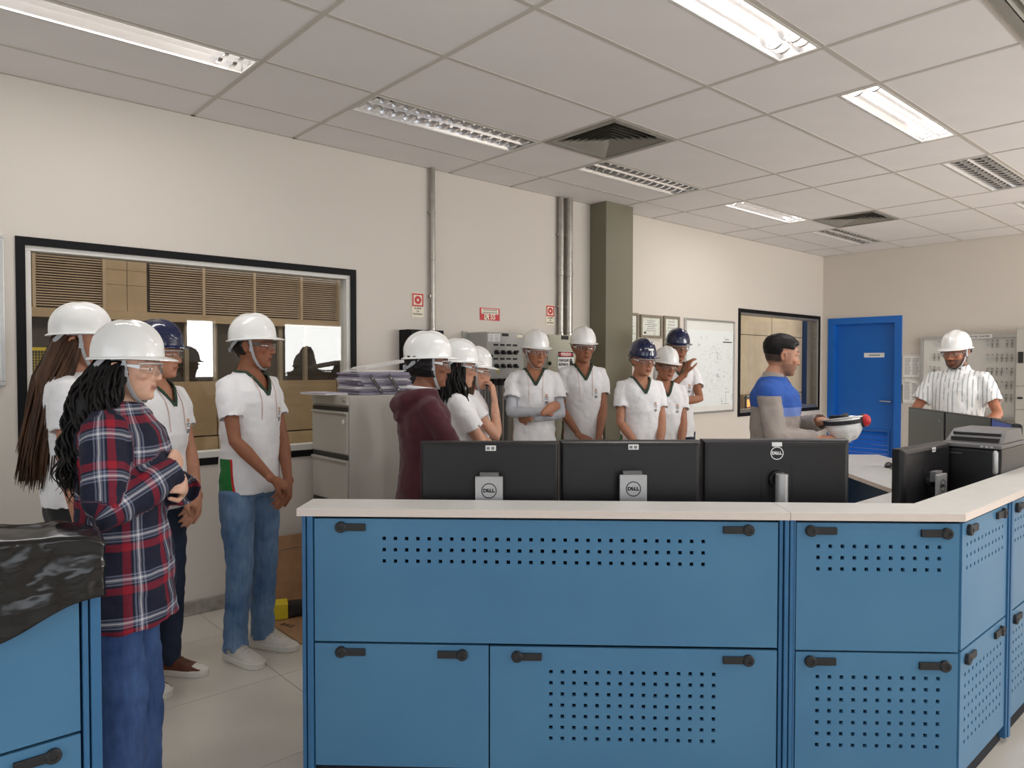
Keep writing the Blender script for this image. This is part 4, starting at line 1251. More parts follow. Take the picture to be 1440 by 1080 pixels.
def hand(mb, wr, d, palm, curl, side, spread=0.0):
    """palm and five separate fingers rooted in it; palm = direction the palm faces"""
    d = Vector(d).normalized(); n = Vector(palm); n = (n - d * n.dot(d)).normalized()
    lat = d.cross(n).normalized() * side          # towards the thumb
    w = Vector(wr)
    mb.tube([w - d * 0.02, w + d * 0.01, w + d * 0.045, w + d * 0.085, w + d * 0.098], [(0.024, 0.019), (0.027, 0.018), (0.039, 0.016), (0.041, 0.015), (0.036, 0.012)], 12, side=lat)
    for i, (o, L, r) in enumerate(((0.030, 0.072, 0.0088), (0.0105, 0.080, 0.0090), (-0.0095, 0.075, 0.0086), (-0.0285, 0.058, 0.0076))):
        p = w + d * (0.090 - 0.006 * abs(i - 1.2)) + lat * o
        dirv = (d + lat * (spread * (1.5 - i) * 0.35)).normalized()
        pts = [p - d * 0.02, p]
        c = curl * (0.85 + 0.12 * i)
        ang = 0
        for s_, bend in ((0.45, 0.75), (0.30, 0.95), (0.25, 0.6)):
            ang += c * bend
            dd = dirv * math.cos(ang) + n * math.sin(ang)
            p = p + dd * (L * s_); pts.append(p)
        mb.tube(pts, [r * 1.05, r * 1.05, r, r * 0.92, r * 0.78], 8)
    p = w + d * 0.028 + lat * 0.026 + n * 0.004
    t1 = (d * 0.72 + lat * 0.62 + n * 0.35).normalized()
    t2 = (d * 0.90 + lat * (0.30 - 0.4 * curl) + n * (0.35 + 0.3 * curl)).normalized()
    q = p + t1 * 0.040
    mb.tube([p - t1 * 0.018, p, q, q + t2 * 0.030, q + t2 * 0.052], [0.0145, 0.0135, 0.0105, 0.0095, 0.0075], 8)

HEAD = [(-0.113, 0.050, 0.018, 0.020), (-0.106, 0.043, 0.034, 0.031), (-0.095, 0.034, 0.050, 0.042), (-0.078, 0.024, 0.066, 0.052), (-0.055, 0.013, 0.079, 0.0605), (-0.028, 0.004, 0.088, 0.067),
        (0.002, -0.002, 0.0935, 0.0715), (0.032, -0.005, 0.0965, 0.0745), (0.060, -0.006, 0.093, 0.072), (0.085, -0.007, 0.076, 0.060), (0.103, -0.007, 0.052, 0.041), (0.113, -0.007, 0.022, 0.018)]
def head_section(z):
    for a, b in zip(HEAD, HEAD[1:]):
        if a[0] <= z <= b[0]:
            f = (z - a[0]) / (b[0] - a[0])
            return [a[i] + (b[i] - a[i]) * f for i in range(1, 4)]
    return list(HEAD[0][1:]) if z < 0 else list(HEAD[-1][1:])
def head_ring(z, xc, rx, ry, n=28, grow=0.0):
    out = []
    for j in range(n):
        a = 2 * math.pi * j / n
        c, s = math.cos(a), math.sin(a)
        e = 0.92
        out.append((xc + (rx + grow) * math.copysign(abs(c) ** e, c), (ry + grow) * math.copysign(abs(s) ** e, s), z))
    return out

def add_head(mb):
    mb.loft([head_ring(*h) for h in HEAD])
    mb.tube([(0.080, 0, 0.018), (0.0955, 0, -0.004), (0.105, 0, -0.026), (0.1075, 0, -0.033)], [0.0085, 0.0085, 0.0110, 0.0095], 10)
    for s in (-1, 1):
        mb.ell((0.0985, s * 0.0105, -0.034), (0.0105, 0.0085, 0.0075), 10, 6)
        mb.tube([(0.092, s * 0.008, 0.0215), (0.089, s * 0.026, 0.0265), (0.072, s * 0.048, 0.019)], [0.0075, 0.0080, 0.007], 8)
        mb.ell((0.060, s * 0.043, -0.022), (0.026, 0.020, 0.019), 12, 8)
        mb.tube([(0.0855, s * 0.018, 0.0095), (0.0880, s * 0.030, 0.0125), (0.0790, s * 0.044, 0.0085)], 0.0042, 8)
        mb.tube([(0.0845, s * 0.020, -0.0105), (0.0855, s * 0.031, -0.0125), (0.0775, s * 0.043, -0.0085)], 0.0038, 8)
        # ear: rim and lobe
        mb.tube([(0.006, s * 0.072, -0.028), (0.004, s * 0.078, -0.004), (-0.006, s * 0.083, 0.016), (-0.020, s * 0.084, 0.012), (-0.022, s * 0.080, -0.008), (-0.008, s * 0.073, -0.032)], [0.006, 0.0055, 0.006, 0.006, 0.0055, 0.0065], 8)
        mb.ell((-0.007, s * 0.0735, -0.006), (0.014, 0.006, 0.022), 10, 6)
    mb.tube([(0.080, -0.023, -0.0625), (0.0935, -0.008, -0.0585), (0.0950, 0, -0.0600), (0.0935, 0.008, -0.0585), (0.080, 0.023, -0.0625)], [0.003, 0.0058, 0.0052, 0.0058, 0.003], 8)
    mb.tube([(0.080, -0.020, -0.0665), (0.0915, 0, -0.0710), (0.080, 0.020, -0.0665)], [0.003, 0.0066, 0.003], 8)
    mb.ell((0.076, 0, -0.097), (0.017, 0.021, 0.014), 12, 8)

def skin_mat(name):
    k = NT(name)
    at = k.n('ShaderNodeAttribute'); at.attribute_name = 'tint'
    nz = k.ramp(k.noise(45, 4), [(0.3, (0.90, 0.89, 0.88, 1)), (0.7, (1.06, 1.05, 1.04, 1))])
    k.color(k.mix(1.0, at.outputs['Color'], nz, 'MULTIPLY'))
    k.b.inputs['Roughness'].default_value = 0.52
    k.b.inputs['Subsurface Weight'].default_value = 0.0
    return k.mat
MT['skin'] = skin_mat('skin')

def paint_skin(me, HMi, k, skin, hair, beard=0.0, hairmask=True):
    s = lin(skin); h = lin(hair)
    lip = (s[0] * 0.62, s[1] * 0.42, s[2] * 0.42)
    warm = (s[0] * 0.95, s[1] * 0.80, s[2] * 0.75)
    att = me.attributes.new('tint', 'FLOAT_COLOR', 'POINT')
    data = []
    def sm(a, b, x):
        t = max(0, min(1, (x - a) / (b - a))); return t * t * (3 - 2 * t)
    for v in me.vertices:
        p = HMi @ v.co
        c = list(s[:3])
        if -0.13 < p.z < 0.13 and p.length < 0.17:
            x, y, z = p; ay = abs(y)
            # cheeks, nose tip and ears a little warmer
            w = 0.5 * math.exp(-((ay - 0.045) ** 2 + (z + 0.03) ** 2) / 0.0006) + 0.4 * math.exp(-(ay ** 2 + (z + 0.03) ** 2) / 0.0004) + (0.5 if ay > 0.074 else 0)
            if x > -0.03: c = [a + (b - a) * min(1, w) for a, b in zip(c, warm)]
            if x > 0.06:
                m = (1 - sm(0.018, 0.026, ay)) * sm(-0.079, -0.074, z) * (1 - sm(-0.056, -0.052, z))
                c = [a + (b - a) * 0.75 * m for a, b in zip(c, lip)]
                line = (1 - sm(0.015, 0.022, ay)) * math.exp(-((z + 0.0645) / 0.0022) ** 2)
                c = [a * (1 - 0.55 * line) for a in c]
                zb = 0.0275 + 0.006 * math.sin(min(1, max(0, (ay - 0.010) / 0.040)) * math.pi * 0.8) - 0.10 * max(0, ay - 0.036)
                m = sm(0.009, 0.014, ay) * (1 - sm(0.046, 0.052, ay)) * math.exp(-((z - zb) / 0.0060) ** 2)
                c = [a + (b - a) * 0.9 * m for a, b in zip(c, h)]
            if beard > 0:
                jaw = (1 - sm(-0.050, -0.036, z)) * sm(-0.025, 0.005, x)
                mou = (1 - sm(0.024, 0.034, ay)) * sm(-0.058, -0.052, z) * (1 - sm(-0.047, -0.041, z)) * (1 if x > 0.07 else 0)
                side = sm(0.050, 0.058, ay) * (1 - sm(0.0, 0.03, z)) * sm(-0.02, -0.005, x) * (1 - sm(0.030, 0.045, x))
                lipz = (1 - sm(0.020, 0.027, ay)) * sm(-0.078, -0.072, z) * (1 - sm(-0.056, -0.053, z))
                m = max(jaw * (1 - lipz), mou, side * 0.6) * beard
                c = [a + (b - a) * m for a, b in zip(c, h)]
            if hairmask:
                m = max(sm(0.050, 0.062, z), (1 - sm(-0.022, -0.008, x)) * sm(-0.055, -0.035, z)) * (0 if (ay > 0.074 and z < 0.02) else 1)
                c = [a + (b - a) * 0.92 * m for a, b in zip(c, h)]
        data += [c[0], c[1], c[2], 1.0]
    att.data.foreach_set('color', data)

# ---- cloth materials
def cloth(name, rgb, rough=0.85, var=0.05, bump=0.25, bscale=26, weave=600):
    k = NT(name)
    c = lin(rgb)
    nz = k.noise(5, 4)
    k.color(k.ramp(nz, [(0.3, tuple(x * (1 - var) for x in c[:3]) + (1,)), (0.7, tuple(min(1, x * (1 + var)) for x in c[:3]) + (1,))]))
    k.b.inputs['Roughness'].default_value = rough
    k.b.inputs['Sheen Weight'].default_value = 0.15
    h = k.math('ADD', k.noise(bscale, 4), k.math('MULTIPLY', k.noise(weave, 1), 0.15))
    k.bump(h, bump, 0.012)
    return k.mat

def jeans(name, dark, light):
    k = NT(name)
    n1 = k.noise(4.5, 5)
    n2 = k.noise(60, 3, (1, 1, 0.25))
    f = k.math('ADD', k.math('MULTIPLY', n1, 0.75), k.math('MULTIPLY', n2, 0.25))
    k.color(k.ramp(f, [(0.36, lin(dark)), (0.66, lin(light))]))
    k.b.inputs['Roughness'].default_value = 0.85
    k.bump(k.math('ADD', k.noise(18, 5), k.math('MULTIPLY', k.noise(700, 1), 0.1)), 0.35, 0.012)
    return k.mat

def school_shirt(name, kk):
    """white tee with green side panel edged in red near the hem"""
    k = NT(name)
    x, y, z = k.sep()
    ang = k.math('ABSOLUTE', k.math('ARCTAN2', y, x))
    zz = k.math('DIVIDE', z, kk)
    low = k.math('LESS_THAN', zz, 1.02)
    widen = k.math('MULTIPLY', k.math('SUBTRACT', 1.06, zz), 0.9)
    a0 = k.math('SUBTRACT', 1.52, widen)
    g = k.math('MULTIPLY', k.math('MULTIPLY', k.math('GREATER_THAN', ang, a0), k.math('LESS_THAN', ang, 2.0)), low)
    r = k.math('MULTIPLY', k.math('MULTIPLY', k.math('GREATER_THAN', ang, k.math('SUBTRACT', a0, 0.09)), k.math('LESS_THAN', ang, a0)), low)
    rad = k.math('ADD', k.math('MULTIPLY', x, x), k.math('MULTIPLY', y, y))
    torso = k.math('LESS_THAN', rad, 0.215 * 0.215 * kk * kk)
    c = k.mix(k.math('MULTIPLY', g, torso), lin((236, 235, 236)), lin((26, 120, 50)))
    c = k.mix(k.math('MULTIPLY', r, torso), c, lin((200, 40, 44)))
    k.color(c)
    k.b.inputs['Roughness'].default_value = 0.85
    k.b.inputs['Sheen Weight'].default_value = 0.1
    k.bump(k.math('ADD', k.noise(22, 4), k.math('MULTIPLY', k.noise(600, 1), 0.12)), 0.28, 0.012)
    return k.mat

def plaid_mat():
    k = NT('plaid_flannel')
    at = k.n('ShaderNodeAttribute'); at.attribute_name = 'plaid'
    sp = k.n('ShaderNodeSeparateXYZ'); k.l(at.outputs['Vector'], sp.inputs[0])
    navy, red, grey, white = lin((20, 24, 46)), lin((150, 22, 42)), lin((126, 132, 152)), lin((226, 222, 222))
    def band(u, ph):
        f = k.math('FRACT', k.math('ADD', k.math('DIVIDE', u, 0.14), ph))
        return k.ramp(f, [(0.0, navy), (0.30, red), (0.47, navy), (0.52, grey), (0.56, navy), (0.585, grey), (0.625, white), (0.66, grey), (0.69, navy), (0.715, grey), (0.755, navy)], True)
    c = k.mix(0.5, band(sp.outputs[0], 0.1), band(sp.outputs[1], 0.35))
    k.color(c)
    k.b.inputs['Roughness'].default_value = 0.9
    k.bump(k.math('ADD', k.noise(20, 4), k.math('MULTIPLY', k.noise(500, 1), 0.15)), 0.3, 0.012)
    return k.mat

def work_jacket(kk):
    k = NT('work_jacket')
    x, y, z = k.sep()
    zz = k.math('DIVIDE', z, kk)
    ay = k.math('ABSOLUTE', y)
    inb = k.math('MULTIPLY', k.math('LESS_THAN', ay, 0.205 * kk), k.math('LESS_THAN', x, 0.165 * kk))
    yoke = k.math('MAXIMUM', k.math('MULTIPLY', k.math('GREATER_THAN', zz, 1.285), inb), k.math('GREATER_THAN', zz, 1.352))
    band_ = k.math('MULTIPLY', k.math('MULTIPLY', k.math('GREATER_THAN', zz, 1.235), k.math('GREATER_THAN', x, 0.0)), k.math('MULTIPLY', inb, k.math('LESS_THAN', zz, 1.285)))
    n = k.ramp(k.noise(6, 4), [(0.3, lin((146, 136, 130))), (0.7, lin((162, 152, 144)))])
    c = k.mix(band_, n, lin((104, 128, 190)))
    c = k.mix(yoke, c, lin((42, 84, 164)))
    zip_ = k.math('MULTIPLY', k.math('LESS_THAN', ay, 0.005), k.math('GREATER_THAN', x, 0.02))
    c = k.mix(zip_, c, lin((60, 56, 58)))
    k.color(c)
    k.b.inputs['Roughness'].default_value = 0.9
    k.bump(k.math('ADD', k.noise(20, 4), k.math('MULTIPLY', k.noise(700, 1), 0.12)), 0.35, 0.012)
    return k.mat

def striped_shirt():
    k = NT('striped_shirt')
    x, y, z = k.sep()
    f = k.math('FRACT', k.math('MULTIPLY', k.math('ADD', y, k.math('MULTIPLY', k.noise(5, 2), 0.02)), 34))
    nz = k.noise(40, 3, (1, 1, 0.2))
    st = k.math('MULTIPLY', k.math('LESS_THAN', f, 0.30), k.math('GREATER_THAN', nz, 0.42))
    k.color(k.mix(k.math('MULTIPLY', st, 0.75), lin((236, 236, 234)), lin((150, 158, 164))))
    k.b.inputs['Roughness'].default_value = 0.85
    k.bump(k.noise(20, 4), 0.3, 0.012)
    return k.mat

HATW = M('hard_hat_white', (240, 239, 236), 0.22, var=0.01, coat=0.4)
HATN = M('hard_hat_navy', (15, 26, 66), 0.2, var=0.03, coat=0.5)
MT.update(hatw=HATW, hatn=HATN,
          strap=M('strap_grey', (176, 178, 182), 0.7, var=0.05), strapdk=M('strap_dark', (36, 36, 40), 0.7, var=0.05),
          cord=M('cord_peach', (212, 176, 158), 0.8, var=0.05), collar=M('collar_rib', (52, 54, 52), 0.85, var=0.15, scale=200),
          collarg=M('collar_green', (44, 104, 60), 0.85, var=0.1),
          eyewhite=M('eye_white', (214, 206, 200), 0.3, var=0.02), iris=M('iris', (36, 22, 16), 0.25, var=0.05),
          sole=M('sole_white', (222, 218, 208), 0.6, var=0.05), shoewhite=M('shoe_white', (214, 208, 198), 0.6, var=0.06, scale=20, bump=0.1),
          shoebrown=M('shoe_brown', (98, 52, 34), 0.7, var=0.1, scale=20), shoedark=M('shoe_dark', (44, 42, 44), 0.6, var=0.1),
          lace=M('lace', (204, 198, 188), 0.8, var=0.05), lacebrown=M('lace_brown', (120, 80, 60), 0.8, var=0.05),
          brownhair=None, blackhair=None, dkframe=M('frame_dark', (28, 26, 28), 0.3, var=0.05), clearframe=M('frame_clear', (220, 224, 228), 0.15, var=0.02),
          mark=M('print_mark', (140, 140, 146), 0.8, var=0.2, scale=200), markor=M('print_mark_orange', (206, 164, 136), 0.8, var=0.1))
def hair_mat(name, a, b):
    k = NT(name)
    k.color(k.ramp(k.noise(30, 4, (1, 1, 0.12)), [(0.3, lin(a)), (0.75, lin(b))]))
    k.b.inputs['Roughness'].default_value = 0.5
    k.b.inputs['Specular IOR Level'].default_value = 0.25
    k.bump(k.noise(220, 2, (1, 1, 0.06)), 0.4, 0.004)
    return k.mat
MT['brownhair'] = hair_mat('hair_brown', (44, 28, 20), (96, 66, 44))
MT['blackhair'] = hair_mat('hair_black', (9, 7, 7), (24, 19, 18))

# ---- hard hat in head coordinates
def finish_hat(hat, X, badge, mat, a):
    return hat

def hard_hat(parent, HM, mat, tilt=-5.0, strap=True, badge=None, dark_band=False, chin=True, nape=True):
    X = HM @ Matrix.Translation((-0.003, 0, 0.036)) @ Matrix.Rotation(R(tilt), 4, 'Y')
    m = MB(X)
    a, b, h = 0.120, 0.097, 0.124
    n = 56
    rings = []
    def ringpt(f, j, zoff):
        ang = 2 * math.pi * j / n
        c, s = math.cos(ang), math.sin(ang)
        rr = (1 - f ** 2.35) ** (1 / 2.2)
        x, y = a * rr * c, b * rr * s
        z = h * f
        # raised centre rib and two side ribs over the crown
        rib = 0.0085 * (math.exp(-(y / 0.017) ** 2) * (0.35 + 0.65 * f)) + 0.0045 * math.exp(-((abs(y) - 0.050) / 0.009) ** 2) * f
        rib *= min(1, max(0, (f - 0.15) / 0.2))
        nrm = Vector((x / a ** 2, y / b ** 2, (z / h ** 2) + 0.15)).normalized()
        return Vector((x, y, z)) + nrm * rib
    fs_ = [0.0, 0.06, 0.14, 0.24, 0.35, 0.46, 0.57, 0.67, 0.76, 0.84, 0.90, 0.945, 0.975, 0.993]
    for f in fs_:
        rings.append([tuple(ringpt(f, j, 0)) for j in range(n)])
    # brim rings, outermost first
    def brim(ext, dz):
        out = []
        for j in range(n):
            ang = 2 * math.pi * j / n
            c, s = math.cos(ang), math.sin(ang)
            front = max(0, c) ** 2.2
            e = ext * (0.012 + 0.034 * front)
            droop = -0.010 * ext * front - 0.004 * ext
            out.append(((a + e) * c, (b + e * (0.9 if abs(s) > 0.2 else 1)) * s, dz + droop))
        return out
    inner = [[(p[0] * 0.965, p[1] * 0.965, p[2] * 0.97 - 0.001) for p in r] for r in rings]
    seq = list(reversed(inner)) + [brim(0.55, -0.004), brim(1.0, -0.005), brim(1.0, -0.001), brim(0.5, 0.001)] + rings
    m.loft(seq)
    hat = m.build('hard_hat', mat, parent, smooth='auto')
    # inner head band
    bd = MB(X)
    bd.loft([[(0.101 * math.cos(2 * math.pi * j / 28) - 0.002, 0.081 * math.sin(2 * math.pi * j / 28), z) for j in range(28)] for z in (-0.012, 0.016)], cap=False)
    o = bd.build('head_band', 'strapdk' if dark_band else 'strap', hat, smooth=True)
    sd = o.modifiers.new('t', 'SOLIDIFY'); sd.thickness = 0.003
    # ratchet strap at the nape
    S = MB(X)
    if not nape: return finish_hat(hat, X, badge, mat, a)
    pts = [(-0.045, 0.086, -0.002), (-0.082, 0.068, -0.032), (-0.104, 0.033, -0.046), (-0.109, 0, -0.049), (-0.104, -0.033, -0.046), (-0.082, -0.068, -0.032), (-0.045, -0.086, -0.002)]
    S.ribbon(pts, [Vector((p[0], p[1], 0)).normalized() for p in pts], 0.020, 0.003)
    S.build('nape_strap', 'strap', hat)
    kb = MB(X @ Matrix.Translation((-0.111, 0, -0.049)) @ Matrix.Rotation(R(-90), 4, 'Y'))
    kb.lathe([(0.014, 0), (0.014, 0.010), (0.010, 0.013)], 14).build('ratchet_knob', 'strap', hat, smooth='auto')
    if chin:
        for s in (-1, 1):
            c = MB(HM)
            pts = [(0.018, s * 0.089, 0.026), (0.022, s * 0.079, -0.02), (0.030, s * 0.067, -0.06), (0.045, s * 0.050, -0.098), (0.056, s * 0.026, -0.118), (0.060, 0, -0.122)]
            c.ribbon(pts, [Vector((0.2, s, -0.2 - 0.3 * i)).normalized() for i in range(len(pts))], 0.013, 0.0025)
            c.build('chin_strap', 'strap', hat)
            c = MB(HM)
            c.box(0.014, 0.030, s * 0.083 - 0.004, s * 0.083 + 0.004, -0.03, -0.008)
            c.build('strap_buckle', 'strap', hat)
    if badge:
        bm_ = MB(X @ Matrix.Translation((a + 0.001, 0, 0.045)) @ Matrix.Rotation(R(-18), 4, 'Y'))
        if badge == 'tape':
            bm_.box(-0.002, 0.004, -0.032, 0.012, -0.006, 0.008)
        else:
            bm_.box(-0.002, 0.0035, -0.012, 0.012, -0.012, 0.012)
        bm_.build('badge', 'white' if mat == 'hatn' else 'mark', hat)
    return hat

def safety_glasses(parent, HM, frame='clearframe', drop=0.0):
    m = MB(HM)
    n = 18; outer = []
    for i in range(n + 1):
        a = -1.12 + 2.24 * i / n
        x = -0.012 + 0.122 * math.cos(a * 0.80); y = 0.076 * math.sin(a) / math.sin(1.12)
        outer.append((x, y, a))
    rings = []
    vs, fs = [], []
    for i, (x, y, a) in enumerate(outer):
        t = abs(i / n - 0.5) * 2
        notch = 0.013 * math.exp(-(y / 0.011) ** 2)
        top = 0.020 - 0.004 * t ** 3 + drop; bot = -0.022 + 0.012 * t ** 3 + notch + drop
        for z in (bot, top):
            vs.append((x + (0.002 if z == bot else 0), y, z))
    k = len(vs)
    for i in range(n):
        fs.append((2 * i, 2 * i + 2, 2 * i + 3, 2 * i + 1))
    m.add(vs, fs)
    g = m.build('safety_glasses', 'lens', parent, smooth=True)
    sd = g.modifiers.new('t', 'SOLIDIFY'); sd.thickness = 0.0018
    f = MB(HM)
    f.tube([(x + 0.001, y, 0.020 - 0.004 * (abs(i / n - 0.5) * 2) ** 3 + drop) for i, (x, y, a) in enumerate(outer)], 0.0022, 6)
    f.build('brow_bar', frame, g, smooth=True)
    for s in (-1, 1):
        tb = MB(HM)
        tb.ribbon([(0.066, s * 0.0775, 0.006 + drop), (0.03, s * 0.080, 0.008 + drop), (-0.015, s * 0.082, 0.010), (-0.035, s * 0.080, -0.004)], Vector((0, s, 0)), [0.014, 0.008, 0.006, 0.005], 0.003)
        tb.build('temple', frame, g)
    return g

def eyes(parent, HM, look_down=0.0):
    for s in (-1, 1):
        m = MB(HM @ Matrix.Translation((0.0755, s * 0.0295, -0.0005)) @ Matrix.Rotation(R(8 * s), 4, 'Z') @ Matrix.Rotation(R(look_down), 4, 'Y'))
        m.ell((0, 0, 0), (0.0115, 0.0125, 0.0085), 14, 10)
        rr = []
        for q in (0.0, 0.35, 0.62):
            rr.append([(0.0118 * math.cos(q) + 0.0003, 0.0118 * math.sin(q) * math.cos(j * math.pi / 6), 0.0085 / 0.0118 * 0.0125 * math.sin(q) * math.sin(j * math.pi / 6)) for j in range(12)])
        m.loft(rr[1:], mi=1)
        m.build('eye', ['eyewhite', 'iris'], parent, smooth=True)

def hair_cap(parent, HM, mat, thick, mask, seed=0, lump=0.004, top=True, taper=False):
    """shell over the skull where mask(angle, z) holds"""
    m = MB(HM)
    n = 48; zs = [-0.075 + 0.19 * i / 34 for i in range(35)]
    vs, fs, ok = [], [], []
    for z in zs:
        xc, rx, ry = head_section(min(z, 0.1125))
        g = thick + (0 if z < 0.1 else 0.004)
        if taper: g = 0.002 + (thick - 0.002) * max(0, min(1, (z - 0.005) / 0.05))
        ring = head_ring(z + (thick * 0.9 if z > 0.07 else thick * max(0, z) * 6), xc, rx, ry, n, g)
        for j, p in enumerate(ring):
            q = Vector(p); d = Vector((q.x + 0.005, q.y, q.z * 0.8)).normalized()
            vs.append(tuple(q + d * lump * noise.noise(q * 55 + Vector((seed, 0, 0)))))
    for i in range(len(zs) - 1):
        for j in range(n):
            k = (j + 1) % n
            ang = 360 * (j + 0.5) / n
            ang = ang if ang <= 180 else 360 - ang
            if mask(ang, (zs[i] + zs[i + 1]) / 2):
                fs.append((i * n + j, i * n + k, (i + 1) * n + k, (i + 1) * n + j))
    t_ = (len(zs) - 1) * n
    if top: fs.append(tuple(range(t_, t_ + n)))
    m.add(vs, fs)
    o = m.build('hair', mat, parent, smooth=True)
    sd = o.modifiers.new('t', 'SOLIDIFY'); sd.thickness = thick + 0.004; sd.offset = -1
    return o

def long_hair(parent, HM, k, mat, count, length, spread, curl, seed, fall=0.0, start=(95, 265), thick=0.011, back=0.02, core=True, fwd_side=0.0):
    r = random.Random(seed)
    m = MB()
    HR = HM.to_3x3()
    if core:
        c0 = HM @ Vector((-0.035, 0, 0.03)); c1 = HM @ Vector((-0.055, 0, -0.04))
        pts = [c0, c1]; rad = [(0.078 * k, 0.060 * k), (0.085 * k, 0.062 * k)]
        for f in (0.3, 0.5, 0.7, 0.85):
            q = c1.copy(); q.z -= length * k * (f - 0.1); q.x -= (back + fall * f) * k
            pts.append(q); rad.append(((0.092 + spread * 0.8) * k * (1 - 0.30 * f), (0.050 + spread * 0.5) * k * (1 - 0.35 * f)))
        m.tube(pts, rad, 24, side=HR @ Vector((0, 1, 0)))
        m.v = [tuple(Vector(p) + Vector((noise.noise(Vector(p) * 30), noise.noise(Vector(p) * 30 + Vector((9, 0, 0))), 0)) * 0.012) for p in m.v]
    for i in range(count):
        a = R(r.uniform(*start)); z0 = r.uniform(-0.03, 0.022)
        xc, rx, ry = head_section(z0)
        p = HM @ Vector((xc + (rx + 0.004) * math.cos(a), (ry + 0.004) * math.sin(a), z0))
        out = Vector((math.cos(a), math.sin(a), 0)); out = (HR @ out); out.z = 0
        out = out.normalized() * k
        L = length * r.uniform(0.80, 1.05) * k
        nseg = 12 if curl == 0 else 26
        pts, rad = [], []
        ph = r.uniform(0, 6.28); fr = r.uniform(5.0, 8.0)
        dev = Vector((r.gauss(0, 1), r.gauss(0, 1), 0)) * 0.012
        lag = r.uniform(0.4, 1.0)
        for s in range(nseg + 1):
            f = s / nseg
            sp = spread * (1 - math.exp(-4 * f)) * lag
            q = p + out * sp + Vector((-back - fall * f, 0, 0)) * k * min(1, f * 3) + Vector((0, 0, -L * f)) + dev * f
            # settle over the shoulders' width towards the back
            q.y = q.y * (1 + 0.15 * f)
            if curl:
                cr = curl * min(1, f * 5) * (0.7 + 0.5 * f)
                q += Vector((math.cos(ph + f * L * fr * 9), math.sin(ph + f * L * fr * 9), 0)) * cr
            else:
                q += Vector((math.sin(ph + f * 5), math.cos(ph + f * 4), 0)) * 0.006 * f
            pts.append(q); rad.append(thick * k * (0.9 if f < 0.75 else max(0.12, 0.9 - (f - 0.75) * 3.2)))
        m.tube(pts, rad, 5, cap='flat')
    o = m.build('hair', mat, parent, smooth=True)
    return o

def shoe(parent, base, yaw, k, upper, lace, sole='sole', toe=None):
    X = Matrix.Scale(k, 4) @ Matrix.Translation(base) @ Matrix.Rotation(yaw, 4, 'Z')
    m = MB(X)
    secs = [(-0.088, 0.018, 0.05), (-0.080, 0.030, 0.085), (-0.045, 0.038, 0.105), (-0.005, 0.040, 0.100), (0.040, 0.041, 0.080), (0.085, 0.046, 0.062), (0.125, 0.047, 0.050), (0.160, 0.040, 0.042), (0.182, 0.024, 0.034), (0.190, 0.008, 0.028)]
    m.loft([[(x, w * math.copysign(abs(math.cos(math.pi * j / 12)) ** 0.8, math.cos(math.pi * j / 12)), 0.024 + (h - 0.024) * math.sin(math.pi * j / 12) ** 0.8) for j in range(13)] for x, w, h in secs])
    s = m.build('shoe', upper, parent, smooth='auto')
    m = MB(X)
    out = [(-0.094, 0.0), (-0.088, 0.026), (-0.05, 0.041), (0.0, 0.043), (0.06, 0.047), (0.12, 0.051), (0.165, 0.043), (0.190, 0.022), (0.197, 0.0)]
    poly = out + [(x, -y) for x, y in reversed(out[1:-1])]
    m.prism(poly, 0.0, 0.030)
    m.build('sole', sole, s, bevel=0.004)
    for i in range(4):
        x = 0.020 + i * 0.022; h = 0.094 - i * 0.0105
        MB(X).tube([(x, -0.026, h - 0.014), (x + 0.003, 0, h + 0.001), (x + 0.006, 0.026, h - 0.014)], 0.0035, 6).build('lace', lace, s)
    if toe:
        MB(X).loft([[(x, w * math.cos(math.pi * j / 12) * 1.03, 0.024 + (h - 0.022) * math.sin(math.pi * j / 12)) for j in range(13)] for x, w, h in secs[6:]]).build('toe_cap', toe, s, smooth='auto')

POSES = {
    'hang': (((0.05, -0.265, 0.855), (-1, -0.25, 0), (0.12, 0.05, -1), (0, 1, 0), 0.4), ((0.05, 0.265, 0.855), (-1, 0.25, 0), (0.12, -0.05, -1), (0, -1, 0), 0.4)),
    'clasp': (((0.205, -0.065, 0.925), (-0.35, -1, -0.1), (0.15, 0.85, -0.50), (-0.75, -0.25, -0.6), 0.75), ((0.175, 0.085, 0.885), (-0.35, 1, -0.1), (0.20, -0.75, -0.62), (-0.85, 0.1, -0.5), 0.55)),
    'cross': (((0.215, 0.055, 1.145), (0.10, -1, -0.75), (-0.60, 0.8, 0.40), (-1, -0.3, 0), 0.12), ((0.160, -0.055, 1.095), (0.10, 1, -0.75), (-0.90, -0.7, 0.0), (-1, 0, 0), 0.25)),
    'front': (((0.26, -0.17, 0.985), (-0.5, -1, -0.4), (0.9, 0.2, -0.3), (0, 0.2, -1), 0.4), ((0.26, 0.17, 0.985), (-0.5, 1, -0.4), (0.9, -0.2, -0.3), (0, -0.2, -1), 0.4)),
}
def pose(base, **kw):
    r, l = POSES[base]
    return (kw.get('R', r), kw.get('L', l))

